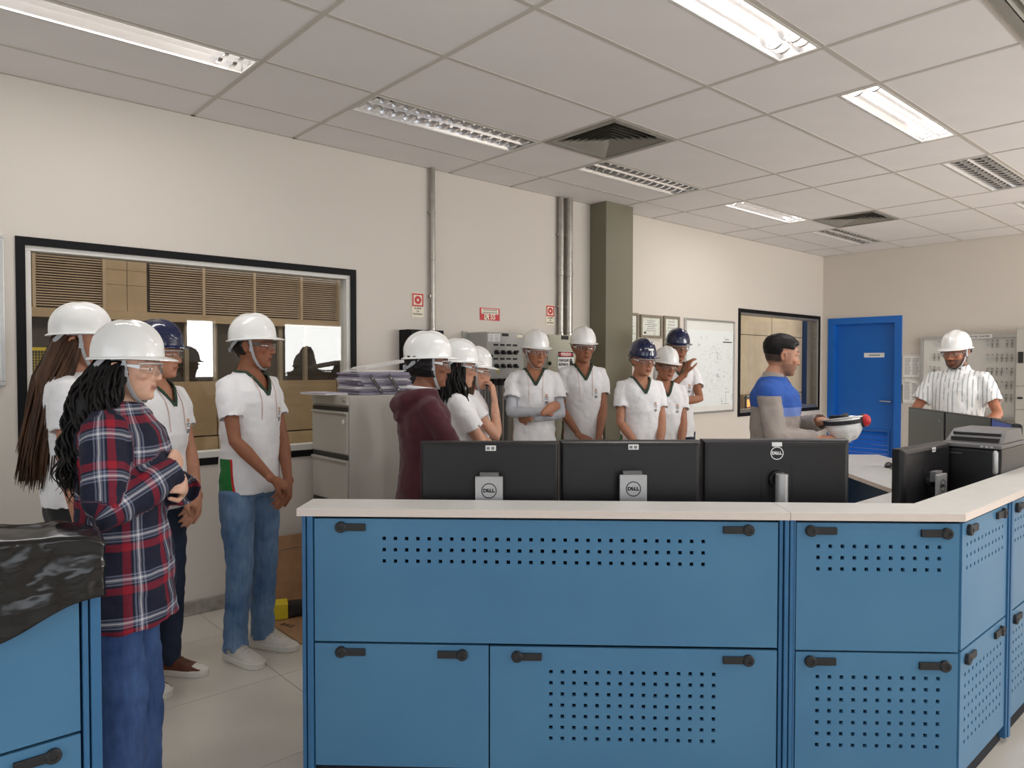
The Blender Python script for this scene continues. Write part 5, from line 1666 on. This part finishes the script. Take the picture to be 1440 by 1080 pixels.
def person(label, pos, yaw, S, arms, skin, hair=(28, 22, 20), hat='hatw', head=(0, 0, 0), female=False, shirt='school', sleeve=0.62, shirtmat=None,
           legs='straight', legmat=None, shoes=('shoewhite', 'lace', None), glasses='clearframe', hairstyle='short', beard=0.0, collar='v',
           cords=False, undersleeve=None, voxel=0.0055, hem=0.82, ease=1.0, seed=1, hat_kw=None, build=1.0, logo_=True, hairfn=None, lean=0.0, cvoxel=0.0085):
    k = S / 1.70
    t = thing('person', label, 'person', (pos[0], pos[1], 0), R(yaw), 'visitors and staff in the control room')
    K = Matrix.Scale(k, 4)
    sw = (0.152 if female else 0.170) * build
    wf = (0.90 if female else 1.0) * build
    hy, hp, hr = head
    HM = K @ Matrix.Translation((0.004 + lean, 0, 1.492)) @ Matrix.Rotation(R(hy), 4, 'Z') @ Matrix.Rotation(R(hp), 4, 'Y') @ Matrix.Rotation(R(hr), 4, 'X') @ Matrix.Translation((0.016, 0, 0.093))
    # --- joints
    l1, l2 = 0.285, 0.255
    J = []
    for side, a in ((-1, arms[0]), (1, arms[1])):
        Sx = V(-0.005 + lean * 0.8, side * sw, 1.385)
        E, Wr = two_bone(Sx, Vector(a[0]), l1, l2, a[1])
        J.append((side, Sx, E, Wr, a))
    # --- body: one continuous skin surface
    b = MB(K)
    core = [(0.98, 0, 0.085, 0.125), (1.10, 0, 0.092, 0.130), (1.20, 0.004, 0.102, 0.140), (1.30, 0.004, 0.110, 0.150), (1.37, -0.002, 0.102, 0.150), (1.41, -0.006, 0.086, 0.125), (1.435, -0.008, 0.071, 0.092), (1.46, -0.007, 0.060, 0.066), (1.48, -0.004, 0.055, 0.058)]
    b.loft([[(cx + lean * (z - 0.95) * 1.9 + rx * math.cos(2 * math.pi * j / 24), ry * wf * math.sin(2 * math.pi * j / 24), z) for j in range(24)] for z, cx, rx, ry in core])
    nr = 0.047 if female else 0.053
    hb = (Matrix.Scale(1 / k, 4) @ HM) @ Vector((0.002, 0, -0.06))
    b.tube([V(-0.010 + lean * 0.8, 0, 1.41), V(-0.006 + lean * 0.95, 0, 1.47), hb], [nr + 0.010, nr, nr], 18)
    ar = (0.86 if female else 1.0) * build
    for side, Sx, E, Wr, a in J:
        m1 = Sx.lerp(E, 0.45)
        m2 = E.lerp(Wr, 0.28)
        b.tube([Sx + V(0, -side * 0.03, 0.004), Sx, m1, E.lerp(Sx, 0.1), E, E.lerp(Wr, 0.10), m2, E.lerp(Wr, 0.75), Wr],
               [0.046 * ar, 0.048 * ar, 0.043 * ar, 0.037 * ar, 0.036 * ar, 0.038 * ar, 0.0405 * ar, 0.030 * ar, (0.026 * ar, 0.0225 * ar)], 14)
        hand(b, Wr, a[2], a[3], a[4], side)
    b.M = HM
    add_head(b)
    bm_ = remeshed(b, 'body', voxel, 2, 0.45)
    paint_skin(bm_, HM.inverted(), k, skin, hair, beard, hairstyle != 'none')
    link('body', bm_, 'skin', t, smooth=True)
    eyes(t, HM, 10)

    # --- top
    s = MB(K)
    e = 0.012 * ease
    sh = [(hem, 0, 0.118, 0.168), (hem + (1.0 - hem) * 0.5, 0, 0.122, 0.170), (1.00, 0.0, 0.116, 0.160), (1.10, 0.002, 0.115, 0.156), (1.20, 0.006, 0.120, 0.164), (1.30, 0.006, 0.119, 0.172), (1.36, 0.0, 0.108, 0.172), (1.405, -0.006, 0.092, 0.148), (1.435, -0.008, 0.077, 0.105), (1.457, -0.008, 0.066, 0.074)]
    if female:
        sh[4] = (1.20, 0.014, 0.122, 0.160); sh[3] = (1.10, 0.004, 0.108, 0.150)
    rings = []
    for i, (z, cx, rx, ry) in enumerate(sh):
        ee = e * (1.0 if z < 1.38 else 0.5)
        rings.append([(cx + lean * (z - 0.95) * 1.9 + (rx + ee) * math.copysign(abs(math.cos(2 * math.pi * j / 32)) ** 0.88, math.cos(2 * math.pi * j / 32)), (ry * wf + ee) * math.copysign(abs(math.sin(2 * math.pi * j / 32)) ** 0.88, math.sin(2 * math.pi * j / 32)), z) for j in range(32)])
    if shirt == 'flannel': rings[0] = [(p[0] * 1.16, p[1] * 1.10, p[2]) for p in rings[0]]; rings[1] = [(p[0] * 1.06, p[1] * 1.04, p[2]) for p in rings[1]]
    low = [[(p[0] * 0.92, p[1] * 0.92, p[2] + dz) for p in rings[0]] for dz in (0.002, 0.04)]
    s.loft(list(reversed(low)) + rings)
    se = 0.010 * ease
    for side, Sx, E, Wr, a in J:
        top = Sx + V(0, -side * 0.055, 0.0)
        if sleeve <= 1.0:
            end = Sx.lerp(E, sleeve)
            s.tube([top, Sx + V(0, -side * 0.01, -0.006), Sx.lerp(E, sleeve * 0.35), Sx.lerp(E, sleeve * 0.7), end], [0.056 * ar + se, 0.060 * ar + se, 0.058 * ar + se, 0.058 * ar + se, 0.060 * ar + se], 18, cap='recess')
        else:
            f = sleeve - 1.0
            s.tube([top, Sx + V(0, -side * 0.01, -0.006), Sx.lerp(E, 0.45), E.lerp(Sx, 0.1), E, E.lerp(Wr, 0.12), E.lerp(Wr, f * 0.55), E.lerp(Wr, f * 0.9), E.lerp(Wr, f)],
                   [0.056 * ar + se, 0.058 * ar + se, 0.052 * ar + se, 0.048 * ar + se, 0.047 * ar + se, 0.047 * ar + se, 0.045 * ar + se, 0.038 * ar + se, 0.036 * ar + se], 18, cap='recess')
    if shirt == 'hoodie':       # hood lying on the back
        s.tube([(0.035 + lean, 0.085, 1.44), (-0.03, 0.105, 1.44), (-0.095, 0.075, 1.41), (-0.120, 0, 1.385), (-0.095, -0.075, 1.41), (-0.03, -0.105, 1.44), (0.035 + lean, -0.085, 1.44)], [0.024, 0.032, 0.042, 0.048, 0.042, 0.032, 0.024], 14)
        s.tube([(-0.10, 0, 1.38), (-0.125, 0, 1.32)], [(0.085, 0.035), (0.06, 0.022)], 14, side=(0, 1, 0))
    if shirt == 'flannel':
        s.tube([(0.03, 0.08, 1.44), (-0.03, 0.095, 1.44), (-0.08, 0.06, 1.435), (-0.095, 0, 1.425), (-0.08, -0.06, 1.435), (-0.03, -0.095, 1.44), (0.03, -0.08, 1.44)], [0.018, 0.022, 0.026, 0.03, 0.026, 0.022, 0.018], 12)
    sm_ = remeshed(s, 'shirt', cvoxel, 5, 0.5)
    wrinkle(sm_, 0.0060 * min(ease, 1.4), 9, seed, (1, 1, 0.8))
    wrinkle(sm_, 0.0030, 24, seed + 5, (1, 1, 1.3), False)
    bvh = BVHTree.FromPolygons([v.co.copy() for v in sm_.vertices], [tuple(p.vertices) for p in sm_.polygons])
    def front(y, z, off=0.003):
        h = bvh.ray_cast(V(0.6, y, z) * k, V(-1, 0, 0))
        return ((h[0] + h[1] * off), h[1]) if h[0] else (V(0.12, y, z) * k, V(1, 0, 0))
    def around(ang, z, off=0.003):
        d = V(math.cos(ang), math.sin(ang), 0)
        c = V(-0.008 + lean * 0.9, 0, z) * k
        h = bvh.ray_cast(c + d * 0.5, -d)
        return ((h[0] + h[1] * off), h[1]) if h[0] else (c + d * 0.07, d)
    zv = 1.335
    def vhalf(z): return max(0, (z - zv)) * 0.60
    name = {'school': 'shirt', 'hoodie': 'hoodie', 'flannel': 'flannel_shirt', 'jacket': 'work_jacket', 'button': 'button_shirt'}.get(shirt, 'shirt')
    if collar == 'v':
        sm_ = strip_faces(sm_, lambda c: not (c.x > 0 and c.z / k > zv and abs(c.y) / k < vhalf(c.z / k)))
    sm_.materials.clear()
    top = link(name, sm_, shirtmat, t, smooth=True)
    if collar == 'v':
        pts, nn = [], []
        zs = [zv + (1.437 - zv) * i / 6 for i in range(7)]
        L_ = [front(vhalf(z), z) for z in zs]; R_ = [front(-vhalf(z), z) for z in zs]
        B_ = [around(a, 1.449 + 0.008 * math.sin((a - 0.9) / 4.483 * math.pi)) for a in [0.9 + 4.483 * i / 12 for i in range(13)]]
        seq = L_ + B_ + list(reversed(R_))
        cm = MB(); cm.ribbon([p for p, _ in seq], [n for _, n in seq], 0.017 * k, 0.003); cm.build('collar', 'collar', top, smooth=False)
        cm = MB(); cm.ribbon([p + n * 0.0022 for p, n in seq], [n for _, n in seq], 0.0028 * k, 0.002); cm.build('collar_stripe', 'collarg', top)
    if collar in ('shirt', 'jacket'):
        for sd_ in (-1, 1):
            cm = MB()
            rr = []
            for i in range(9):
                a = math.pi - (math.pi - 0.40) * i / 8
                lo = V(-0.008 + lean * 0.9 + 0.070 * math.cos(a), sd_ * 0.076 * math.sin(a), 1.452 - 0.018 * max(0, math.cos(a)))
                hi = V(-0.004 + lean * 0.9 + 0.058 * math.cos(a), sd_ * 0.062 * math.sin(a), 1.487 - 0.016 * max(0, math.cos(a)))
                w = 0.030 + 0.028 * (i / 8) ** 2
                out = V(math.cos(a) * 0.6, sd_ * math.sin(a) * 0.9, 0)
                fl_ = hi + out * 0.022 + V(0, 0, -w)
                rr.append([tuple(p * k) for p in (lo, hi, hi + out * 0.004, fl_, fl_ - out * 0.004, hi - out * 0.002 + V(0, 0, -0.010))])
            cm.loft(rr)
            cm.build('collar', shirtmat if collar == 'shirt' else 'jacketgrey', top)
    if logo_:
        for i, (dz, w, h) in enumerate(((0.0, 0.018, 0.018), (-0.022, 0.030, 0.006), (-0.034, 0.026, 0.005), (-0.050, 0.024, 0.020))):
            p, n = front(0.078, 1.27 + dz, 0.002); q, n2 = front(0.078, 1.27 + dz - h, 0.002)
            mm = MB(); mm.ribbon([p, (p + q) / 2 + n * 0.001, q], [n, n, n2], w * k, 0.0015); mm.build('chest_print', 'markor' if i == 0 else 'mark', top)
    if cords:
        for sd_ in (-1, 1):
            pts = [front(sd_ * y, z, 0.004)[0] for y, z in ((0.060, 1.425), (0.056, 1.39), (0.052, 1.35), (0.050, 1.31), (0.049, 1.27), (0.050, 1.235), (0.050, 1.215))]
            MB().tube(pts, 0.0017, 6).build('glasses_cord', 'cord', t, smooth=True)
    if undersleeve:
        u = MB(K)
        for side, Sx, E, Wr, a in J:
            u.tube([Sx, Sx.lerp(E, 0.5), E.lerp(Sx, 0.08), E, E.lerp(Wr, 0.1), E.lerp(Wr, 0.3), E.lerp(Wr, 0.75), E.lerp(Wr, 0.97)], [0.052 * ar, 0.049 * ar, 0.044 * ar, 0.043 * ar, 0.044 * ar, 0.045 * ar, 0.036 * ar, 0.031 * ar], 16, cap='recess')
        um = remeshed(u, 'undershirt_sleeves', 0.0085, 3)
        wrinkle(um, 0.004, 16, seed, (1, 1, 1))
        link('undershirt_sleeves', um, undersleeve, t, smooth=True)

    # --- trousers and shoes
    q = MB(K)
    sc = {'straight': (1, 1, 1, 1), 'slim': (0.95, 0.9, 0.88, 0.85), 'wide': (0.98, 1.16, 1.55, 1.75)}[legs]
    pel = [(1.00, 0.0, 0.108, 0.150), (0.94, 0, 0.116, 0.160), (0.88, -0.004, 0.120, 0.164), (0.82, -0.006, 0.112, 0.164)]
    q.loft([[(cx + rx * math.cos(2 * math.pi * j / 24), ry * wf * math.sin(2 * math.pi * j / 24), z) for j in range(24)] for z, cx, rx, ry in pel])
    for sd_ in (-1, 1):
        yo = sd_ * (0.088 if sc[3] < 1.3 else 0.100)
        q.tube([(-0.004, yo * 0.95, 0.86), (0.0, yo, 0.74), (0.008, yo, 0.60), (0.014, yo, 0.48), (0.004, yo * 1.02, 0.34), (-0.010, yo * 1.04, 0.20), (-0.014, yo * 1.05, 0.045)],
               [0.090 * sc[0], 0.086 * sc[0], 0.075 * sc[1], 0.066 * sc[2] ** 0.7, 0.063 * sc[2], 0.060 * sc[3], 0.063 * sc[3]], 18, cap='recess')
    qm = remeshed(q, 'trousers', 0.011, 4)
    wrinkle(qm, 0.006, 8, seed + 2, (1, 1, 1.5))
    link('trousers', qm, legmat, t, smooth=True)
    for sd_ in (-1, 1):
        shoe(t, (0.0, sd_ * (0.096 if sc[3] < 1.3 else 0.106), 0), R(9 * sd_), k, shoes[0], shoes[1], 'sole', shoes[2])

    # --- head gear and hair
    if hairfn: hairfn(t, HM, k)
    elif hairstyle == 'short':
        hair_cap(t, HM, hair_mat('hair_short', tuple(int(c * 0.7) for c in hair), tuple(min(255, int(c * 1.5)) for c in hair)), 0.005, lambda a, z: z < 0.075 and (z > 0.052 or (a > 104 and z > -0.045) or (a > 150 and z > -0.06)), seed, 0.004, not hat)
    if hat: hard_hat(t, HM, hat, **(hat_kw or {}))
    if glasses: safety_glasses(t, HM, glasses)
    return t, HM, J, sm_, k
MT['jacketgrey'] = cloth('jacket_grey', (156, 146, 138))
J_BLUE = jeans('jeans_blue', (66, 98, 138), (126, 154, 186))
J_PLAIN = jeans('jeans_wide', (32, 58, 106), (72, 102, 150))
J_DARK = jeans('jeans_dark', (24, 32, 52), (44, 56, 82))
T_BLACK = cloth('trousers_black', (24, 24, 27))
T_GREY = cloth('trousers_grey', (110, 112, 116))
WHITE_TEE = cloth('tee_white', (234, 233, 234))
MAROON = cloth('hoodie_maroon', (68, 15, 28), bump=0.3)
UNDER = cloth('undersleeve_grey', (180, 182, 188), bump=0.35)

def set_plaid(me, J, k):
    at = me.attributes.new('plaid', 'FLOAT_VECTOR', 'POINT')
    data = []
    for v in me.vertices:
        p = v.co / k
        best = None
        for side, S, E, W, a in J:
            for (A, B, o) in ((S, E, 0.0), (E, W, 0.285)):
                d = B - A; L = d.length; u = d / L
                t_ = (p - A).dot(u)
                tc = max(-0.02, min(L, t_))
                r = (p - A - u * tc)
                if r.length < 0.082 and (abs(p.y) > 0.150 or o > 0 or r.length < 0.05) and (best is None or r.length < best[0]):
                    ref = (Vector((1, 0, 0)) - u * u.x).normalized(); w = u.cross(ref)
                    best = (r.length, (math.atan2(r.dot(w), r.dot(ref)) * 0.062 + side, o + tc, 0))
        if best: data += list(best[1])
        else: data += [math.atan2(-p.y, -p.x) * 0.165, p.z, 0]
    at.data.foreach_set('vector', data)

# 1 long brown hair, by the big window
person('person with long straight brown hair, white hard hat and t-shirt, far left', (0.645, 3.50), -20, 1.70, POSES['hang'],
       (178, 124, 98), hair=(60, 40, 28), head=(-6, 2, 0), female=True, shirtmat=WHITE_TEE, legmat=T_BLACK, legs='slim', hem=0.90, seed=1, logo_=False, collar=None,
       hairstyle='long', hat_kw=dict(chin=True), voxel=0.0055, glasses=None,
       hairfn=lambda t, HM, k: long_hair(t, HM, k, 'brownhair', 480, 0.58, 0.030, 0, 4, fall=0.06, start=(78, 282), back=0.035, thick=0.0065))
# 2 plaid flannel shirt
pl, HMp, Jp, smp, kp = person('person in a navy and red plaid shirt with long curly black hair and wide jeans', (0.606, 2.606), -30, 1.585,
       pose('hang', R=((0.165, -0.055, 1.215), (-0.25, -0.8, -1), (0.15, 0.80, 0.45), (-0.8, 0.2, -0.2), 0.8), L=((0.19, 0.05, 1.14), (-0.1, 0.8, -1), (0.2, -0.8, 0.3), (-0.9, -0.2, 0), 0.8)),
       (216, 172, 148), hair=(22, 18, 17), head=(-4, 4, 0), female=True, shirt='flannel', sleeve=2.10, cvoxel=0.0058, shirtmat=plaid_mat(), legmat=J_PLAIN, legs='wide', hem=0.70, ease=2.5,
       seed=2, logo_=False, collar=None, hairstyle='long', shoes=('shoedark', 'lace', None), voxel=0.005,
       hairfn=lambda t, HM, k: long_hair(t, HM, k, 'blackhair', 520, 0.42, 0.060, 0.011, 9, fall=0.02, start=(75, 285), thick=0.0062, back=0.03))
set_plaid(smp, Jp, kp)
# 3 navy hat, behind the plaid shirt
person('person in a navy hard hat half hidden behind the person in plaid', (0.978, 3.610), -58, 1.65, POSES['clasp'],
       (186, 132, 104), hair=(24, 19, 18), hat='hatn', head=(16, 3, 0), female=True, shirtmat=school_shirt('school_shirt', 1.645 / 1.7), legmat=J_DARK, seed=3, cords=True,
       shoes=('shoebrown', 'lacebrown', 'sole'), hat_kw=dict(chin=False), hem=0.84)
# 4 boy in jeans
person('person in white hard hat and blue jeans, hands clasped, before the big window', (1.440, 3.635), -66, 1.70, POSES['clasp'],
       (146, 92, 64), hair=(24, 19, 17), head=(24, 1, 0), shirtmat=school_shirt('school_shirt', 1.0), legmat=J_BLUE, seed=4, cords=True, glasses='dkframe', voxel=0.005, hem=0.84, build=0.86)
# 5 maroon hoodie
hood, HMh, _, _, kh = person('person in a maroon hoodie and white hard hat with arms folded beside the filing cabinet', (1.922, 2.781), -24, 1.60, POSES['cross'],
       (134, 86, 62), hair=(16, 13, 13), head=(-8, 3, 0), female=True, shirt='hoodie', sleeve=1.97, shirtmat=MAROON, legmat=T_GREY, hem=0.80, ease=0.9, seed=5, logo_=False, collar=None, hairstyle='bun',
       hairfn=lambda t, HM, k: hair_cap(t, HM, 'blackhair', 0.020, lambda a, z: a > 82 and -0.066 < z < 0.032, 5, 0.006, False))
m = MB(Matrix.Scale(kh, 4))
m.tube([(-0.008 + 0.066 * math.cos(a), 0.068 * math.sin(a), 1.462 - 0.008 * math.cos(a)) for a in [2 * math.pi * i / 20 for i in range(21)]], 0.011, 8)
m.build('shirt_collar', WHITE_TEE, hood, smooth=True)
# 6 and 7 behind the hoodie
person('person with dark wavy hair and white hard hat next to the maroon hoodie', (2.325, 3.085), -24, 1.585, POSES['cross'],
       (196, 146, 120), hair=(26, 20, 18), head=(-4, 6, 0), female=True, shirtmat=WHITE_TEE, legmat=J_DARK, seed=6, logo_=False, collar=None, hairstyle='long',
       hairfn=lambda t, HM, k: long_hair(t, HM, k, 'blackhair', 320, 0.27, 0.045, 0.007, 12, thick=0.0068, fall=0.0, start=(75, 285), back=0.02))
person('person in a white hard hat raising a bare arm to the face', (2.666, 3.384), -36, 1.56,
       pose('cross', R=((0.165, -0.080, 1.395), (0.35, -0.35, -1), (-0.12, 0.22, 0.95), (-0.9, 0.35, 0.1), 0.5)),
       (206, 156, 130), hair=(52, 34, 26), head=(-4, 8, 0), female=True, shirtmat=WHITE_TEE, sleeve=0.5, legmat=J_DARK, seed=7, logo_=False, collar=None, hairstyle='long', hem=0.9,
       hat_kw=dict(badge='mark'),
       hairfn=lambda t, HM, k: long_hair(t, HM, k, 'brownhair', 280, 0.42, 0.03, 0, 14, thick=0.0068, fall=0.02, start=(80, 280)))
# 8 to 12 students facing the camera
person('person with arms crossed in grey long sleeves under a white shirt, white hard hat', (3.709, 3.913), 232, 1.71, POSES['cross'],
       (172, 116, 86), hair=(26, 20, 18), head=(18, 7, 0), shirtmat=school_shirt('school_shirt', 1.71 / 1.7), legmat=J_DARK, seed=8, cords=True, undersleeve=UNDER, ease=1.4, build=0.88, hat_kw=dict(dark_band=True))
person('person in a white shirt and white hard hat with hands clasped beside the olive column', (4.204, 3.884), 236, 1.75, POSES['clasp'],
       (158, 104, 76), hair=(24, 18, 17), head=(4, 5, 0), shirtmat=school_shirt('school_shirt', 1.75 / 1.7), legmat=J_DARK, seed=9, cords=True, build=0.87, hat_kw=dict(chin=False))
person('person in a navy hard hat with a white tape mark, beside the olive column', (4.191, 3.298), 238, 1.64, POSES['clasp'],
       (176, 122, 94), hair=(24, 19, 18), hat='hatn', head=(14, 8, 0), shirtmat=school_shirt('school_shirt', 1.64 / 1.7), legmat=J_DARK, seed=10, build=0.84, hat_kw=dict(badge='tape', chin=False))
person('person with glasses in a white hard hat between the two navy hard hats', (4.600, 3.395), 236, 1.595, POSES['clasp'],
       (168, 114, 86), hair=(24, 19, 18), head=(10, 8, -4), shirtmat=WHITE_TEE, legmat=J_DARK, seed=11, build=0.9, glasses='dkframe', hat_kw=dict(chin=False))
person('person in a navy hard hat raising one hand, standing in front of the wall map', (5.350, 3.810), 232, 1.775,
       pose('cross', R=((0.235, 0.010, 1.360), (0.35, -0.55, -1), (0.0, 0.25, 0.95), (-0.3, 1, 0), 0.6), L=((0.215, -0.085, 1.115), (0.2, 1, -0.5), (-0.05, -1, 0.1), (0, 0, 1), 0.35)),
       (160, 106, 78), hair=(22, 18, 17), hat='hatn', head=(8, 8, 0), shirtmat=school_shirt('school_shirt', 1.775 / 1.7), legmat=J_DARK, seed=12, build=0.86, hat_kw=dict(chin=False))
# 13 instructor
kj = 1.66 / 1.7
person('bearded person in a grey and blue work jacket holding an upturned hard hat', (3.850, 2.065), -70, 1.66,
       pose('front', R=((0.235, -0.075, 1.110), (-0.5, -0.8, -1), (0.80, 0.60, 0.05), (0.1, 0.3, -1), 0.55), L=((0.250, 0.120, 1.200), (-0.3, 0.9, -1), (0.90, 0.25, -0.05), (0.1, 0.2, -1), 0.6)),
       (188, 136, 108), hair=(22, 17, 16), hat=None, head=(25, 9, 0), shirt='jacket', sleeve=1.95, shirtmat=work_jacket(kj), legmat=cloth('trousers_work', (140, 132, 126)), seed=13, logo_=False, collar='jacket',
       glasses=None, beard=0.45, ease=1.5, hem=0.80, voxel=0.005,
       hairfn=lambda t, HM, k: hair_cap(t, HM, 'blackhair', 0.012, lambda a, z: z > 0.062 + 0.012 * (a < 40) or (a > 62 and z > 0.035) or (a > 100 and z > 0.0), 13, 0.004, True, True))
# 14 man in striped shirt behind the screens
person('bearded person in a white striped short-sleeved shirt and white hard hat by the key cabinet', (6.100, 1.800), 184, 1.71, POSES['front'],
       (170, 110, 80), hair=(26, 20, 18), head=(-15, 10, 0), shirt='button', shirtmat=striped_shirt(), collar='shirt', legmat=J_DARK, seed=14, glasses='dkframe', beard=0.8, logo_=False, build=0.92, sleeve=0.72, ease=1.2)

# upturned white hard hat with dark lining and red ear cup in the instructor's hand
t = thing('hard_hat', 'upturned white hard hat with black band and red ear cup held by the instructor', 'hard hat', (4.008, 1.742, 1.170), R(30))
HX = Matrix.Rotation(R(172), 4, 'X') @ Matrix.Translation((0, 0, -0.055))
hard_hat(t, HX, 'hatw', chin=False, dark_band=True, nape=False)
m = MB(HX @ Matrix.Translation((-0.003, 0, 0.036)))
pts = [(0.124 * math.cos(a), 0.101 * math.sin(a), 0.010) for a in [2 * math.pi * i / 30 for i in range(31)]]
m.ribbon(pts, [Vector((p[0], p[1], 0)).normalized() for p in pts], 0.022, 0.004)
m.build('black_band', 'strapdk', t, smooth=False)
m = MB(HX); m.ell((0.0, 0, 0.038), (0.108, 0.086, 0.012), 24, 8); m.build('dark_lining', 'strapdk', t, smooth=True)
for s in (0.3, -0.6):
    m = MB(HX @ Matrix.Translation((0.03 + 0.05 * s, 0.05 * s, 0.022)) @ Matrix.Rotation(s, 4, 'Z'))
    m.box(-0.05, 0.05, -0.012, 0.012, -0.012, 0.012).build('lining_strap', 'strapdk', t, bevel=0.004)
m = MB(HX @ Matrix.Translation((-0.045, 0.106, 0.050)) @ Matrix.Rotation(R(110), 4, 'Z'))
m.ell((0, 0, 0), (0.026, 0.036, 0.034), 20, 12)
ec = m.build('ear_cup', 'redgloss' if 'redgloss' in MT else 'red', t, smooth=True)
m.v, m.f, m.m = [], [], []
m.ell((-0.014, 0, 0), (0.018, 0.040, 0.038), 20, 10); m.build('cup_cushion', 'strapdk', ec, smooth=True)
# two more people right of the console, outside the frame: the big window mirrors them as dark shapes
DARKTOP = cloth('top_dark', (30, 28, 30))
for lab, pos, yw, S_ in (('person in dark clothes right of the console, mirrored dark in the big window', (4.36, -0.05), 125, 1.70), ('taller person in dark clothes right of the console, mirrored in the window', (5.02, -0.10), 140, 1.79)):
    person(lab, pos, yw, S_, POSES['cross'], (70, 48, 38), hair=(14, 12, 12), hat='hatn', shirt='tee', sleeve=1.97, shirtmat=DARKTOP, legmat=T_BLACK, seed=20, logo_=False, collar=None, glasses=None,
           shoes=('shoedark', 'lace', None), voxel=0.008)
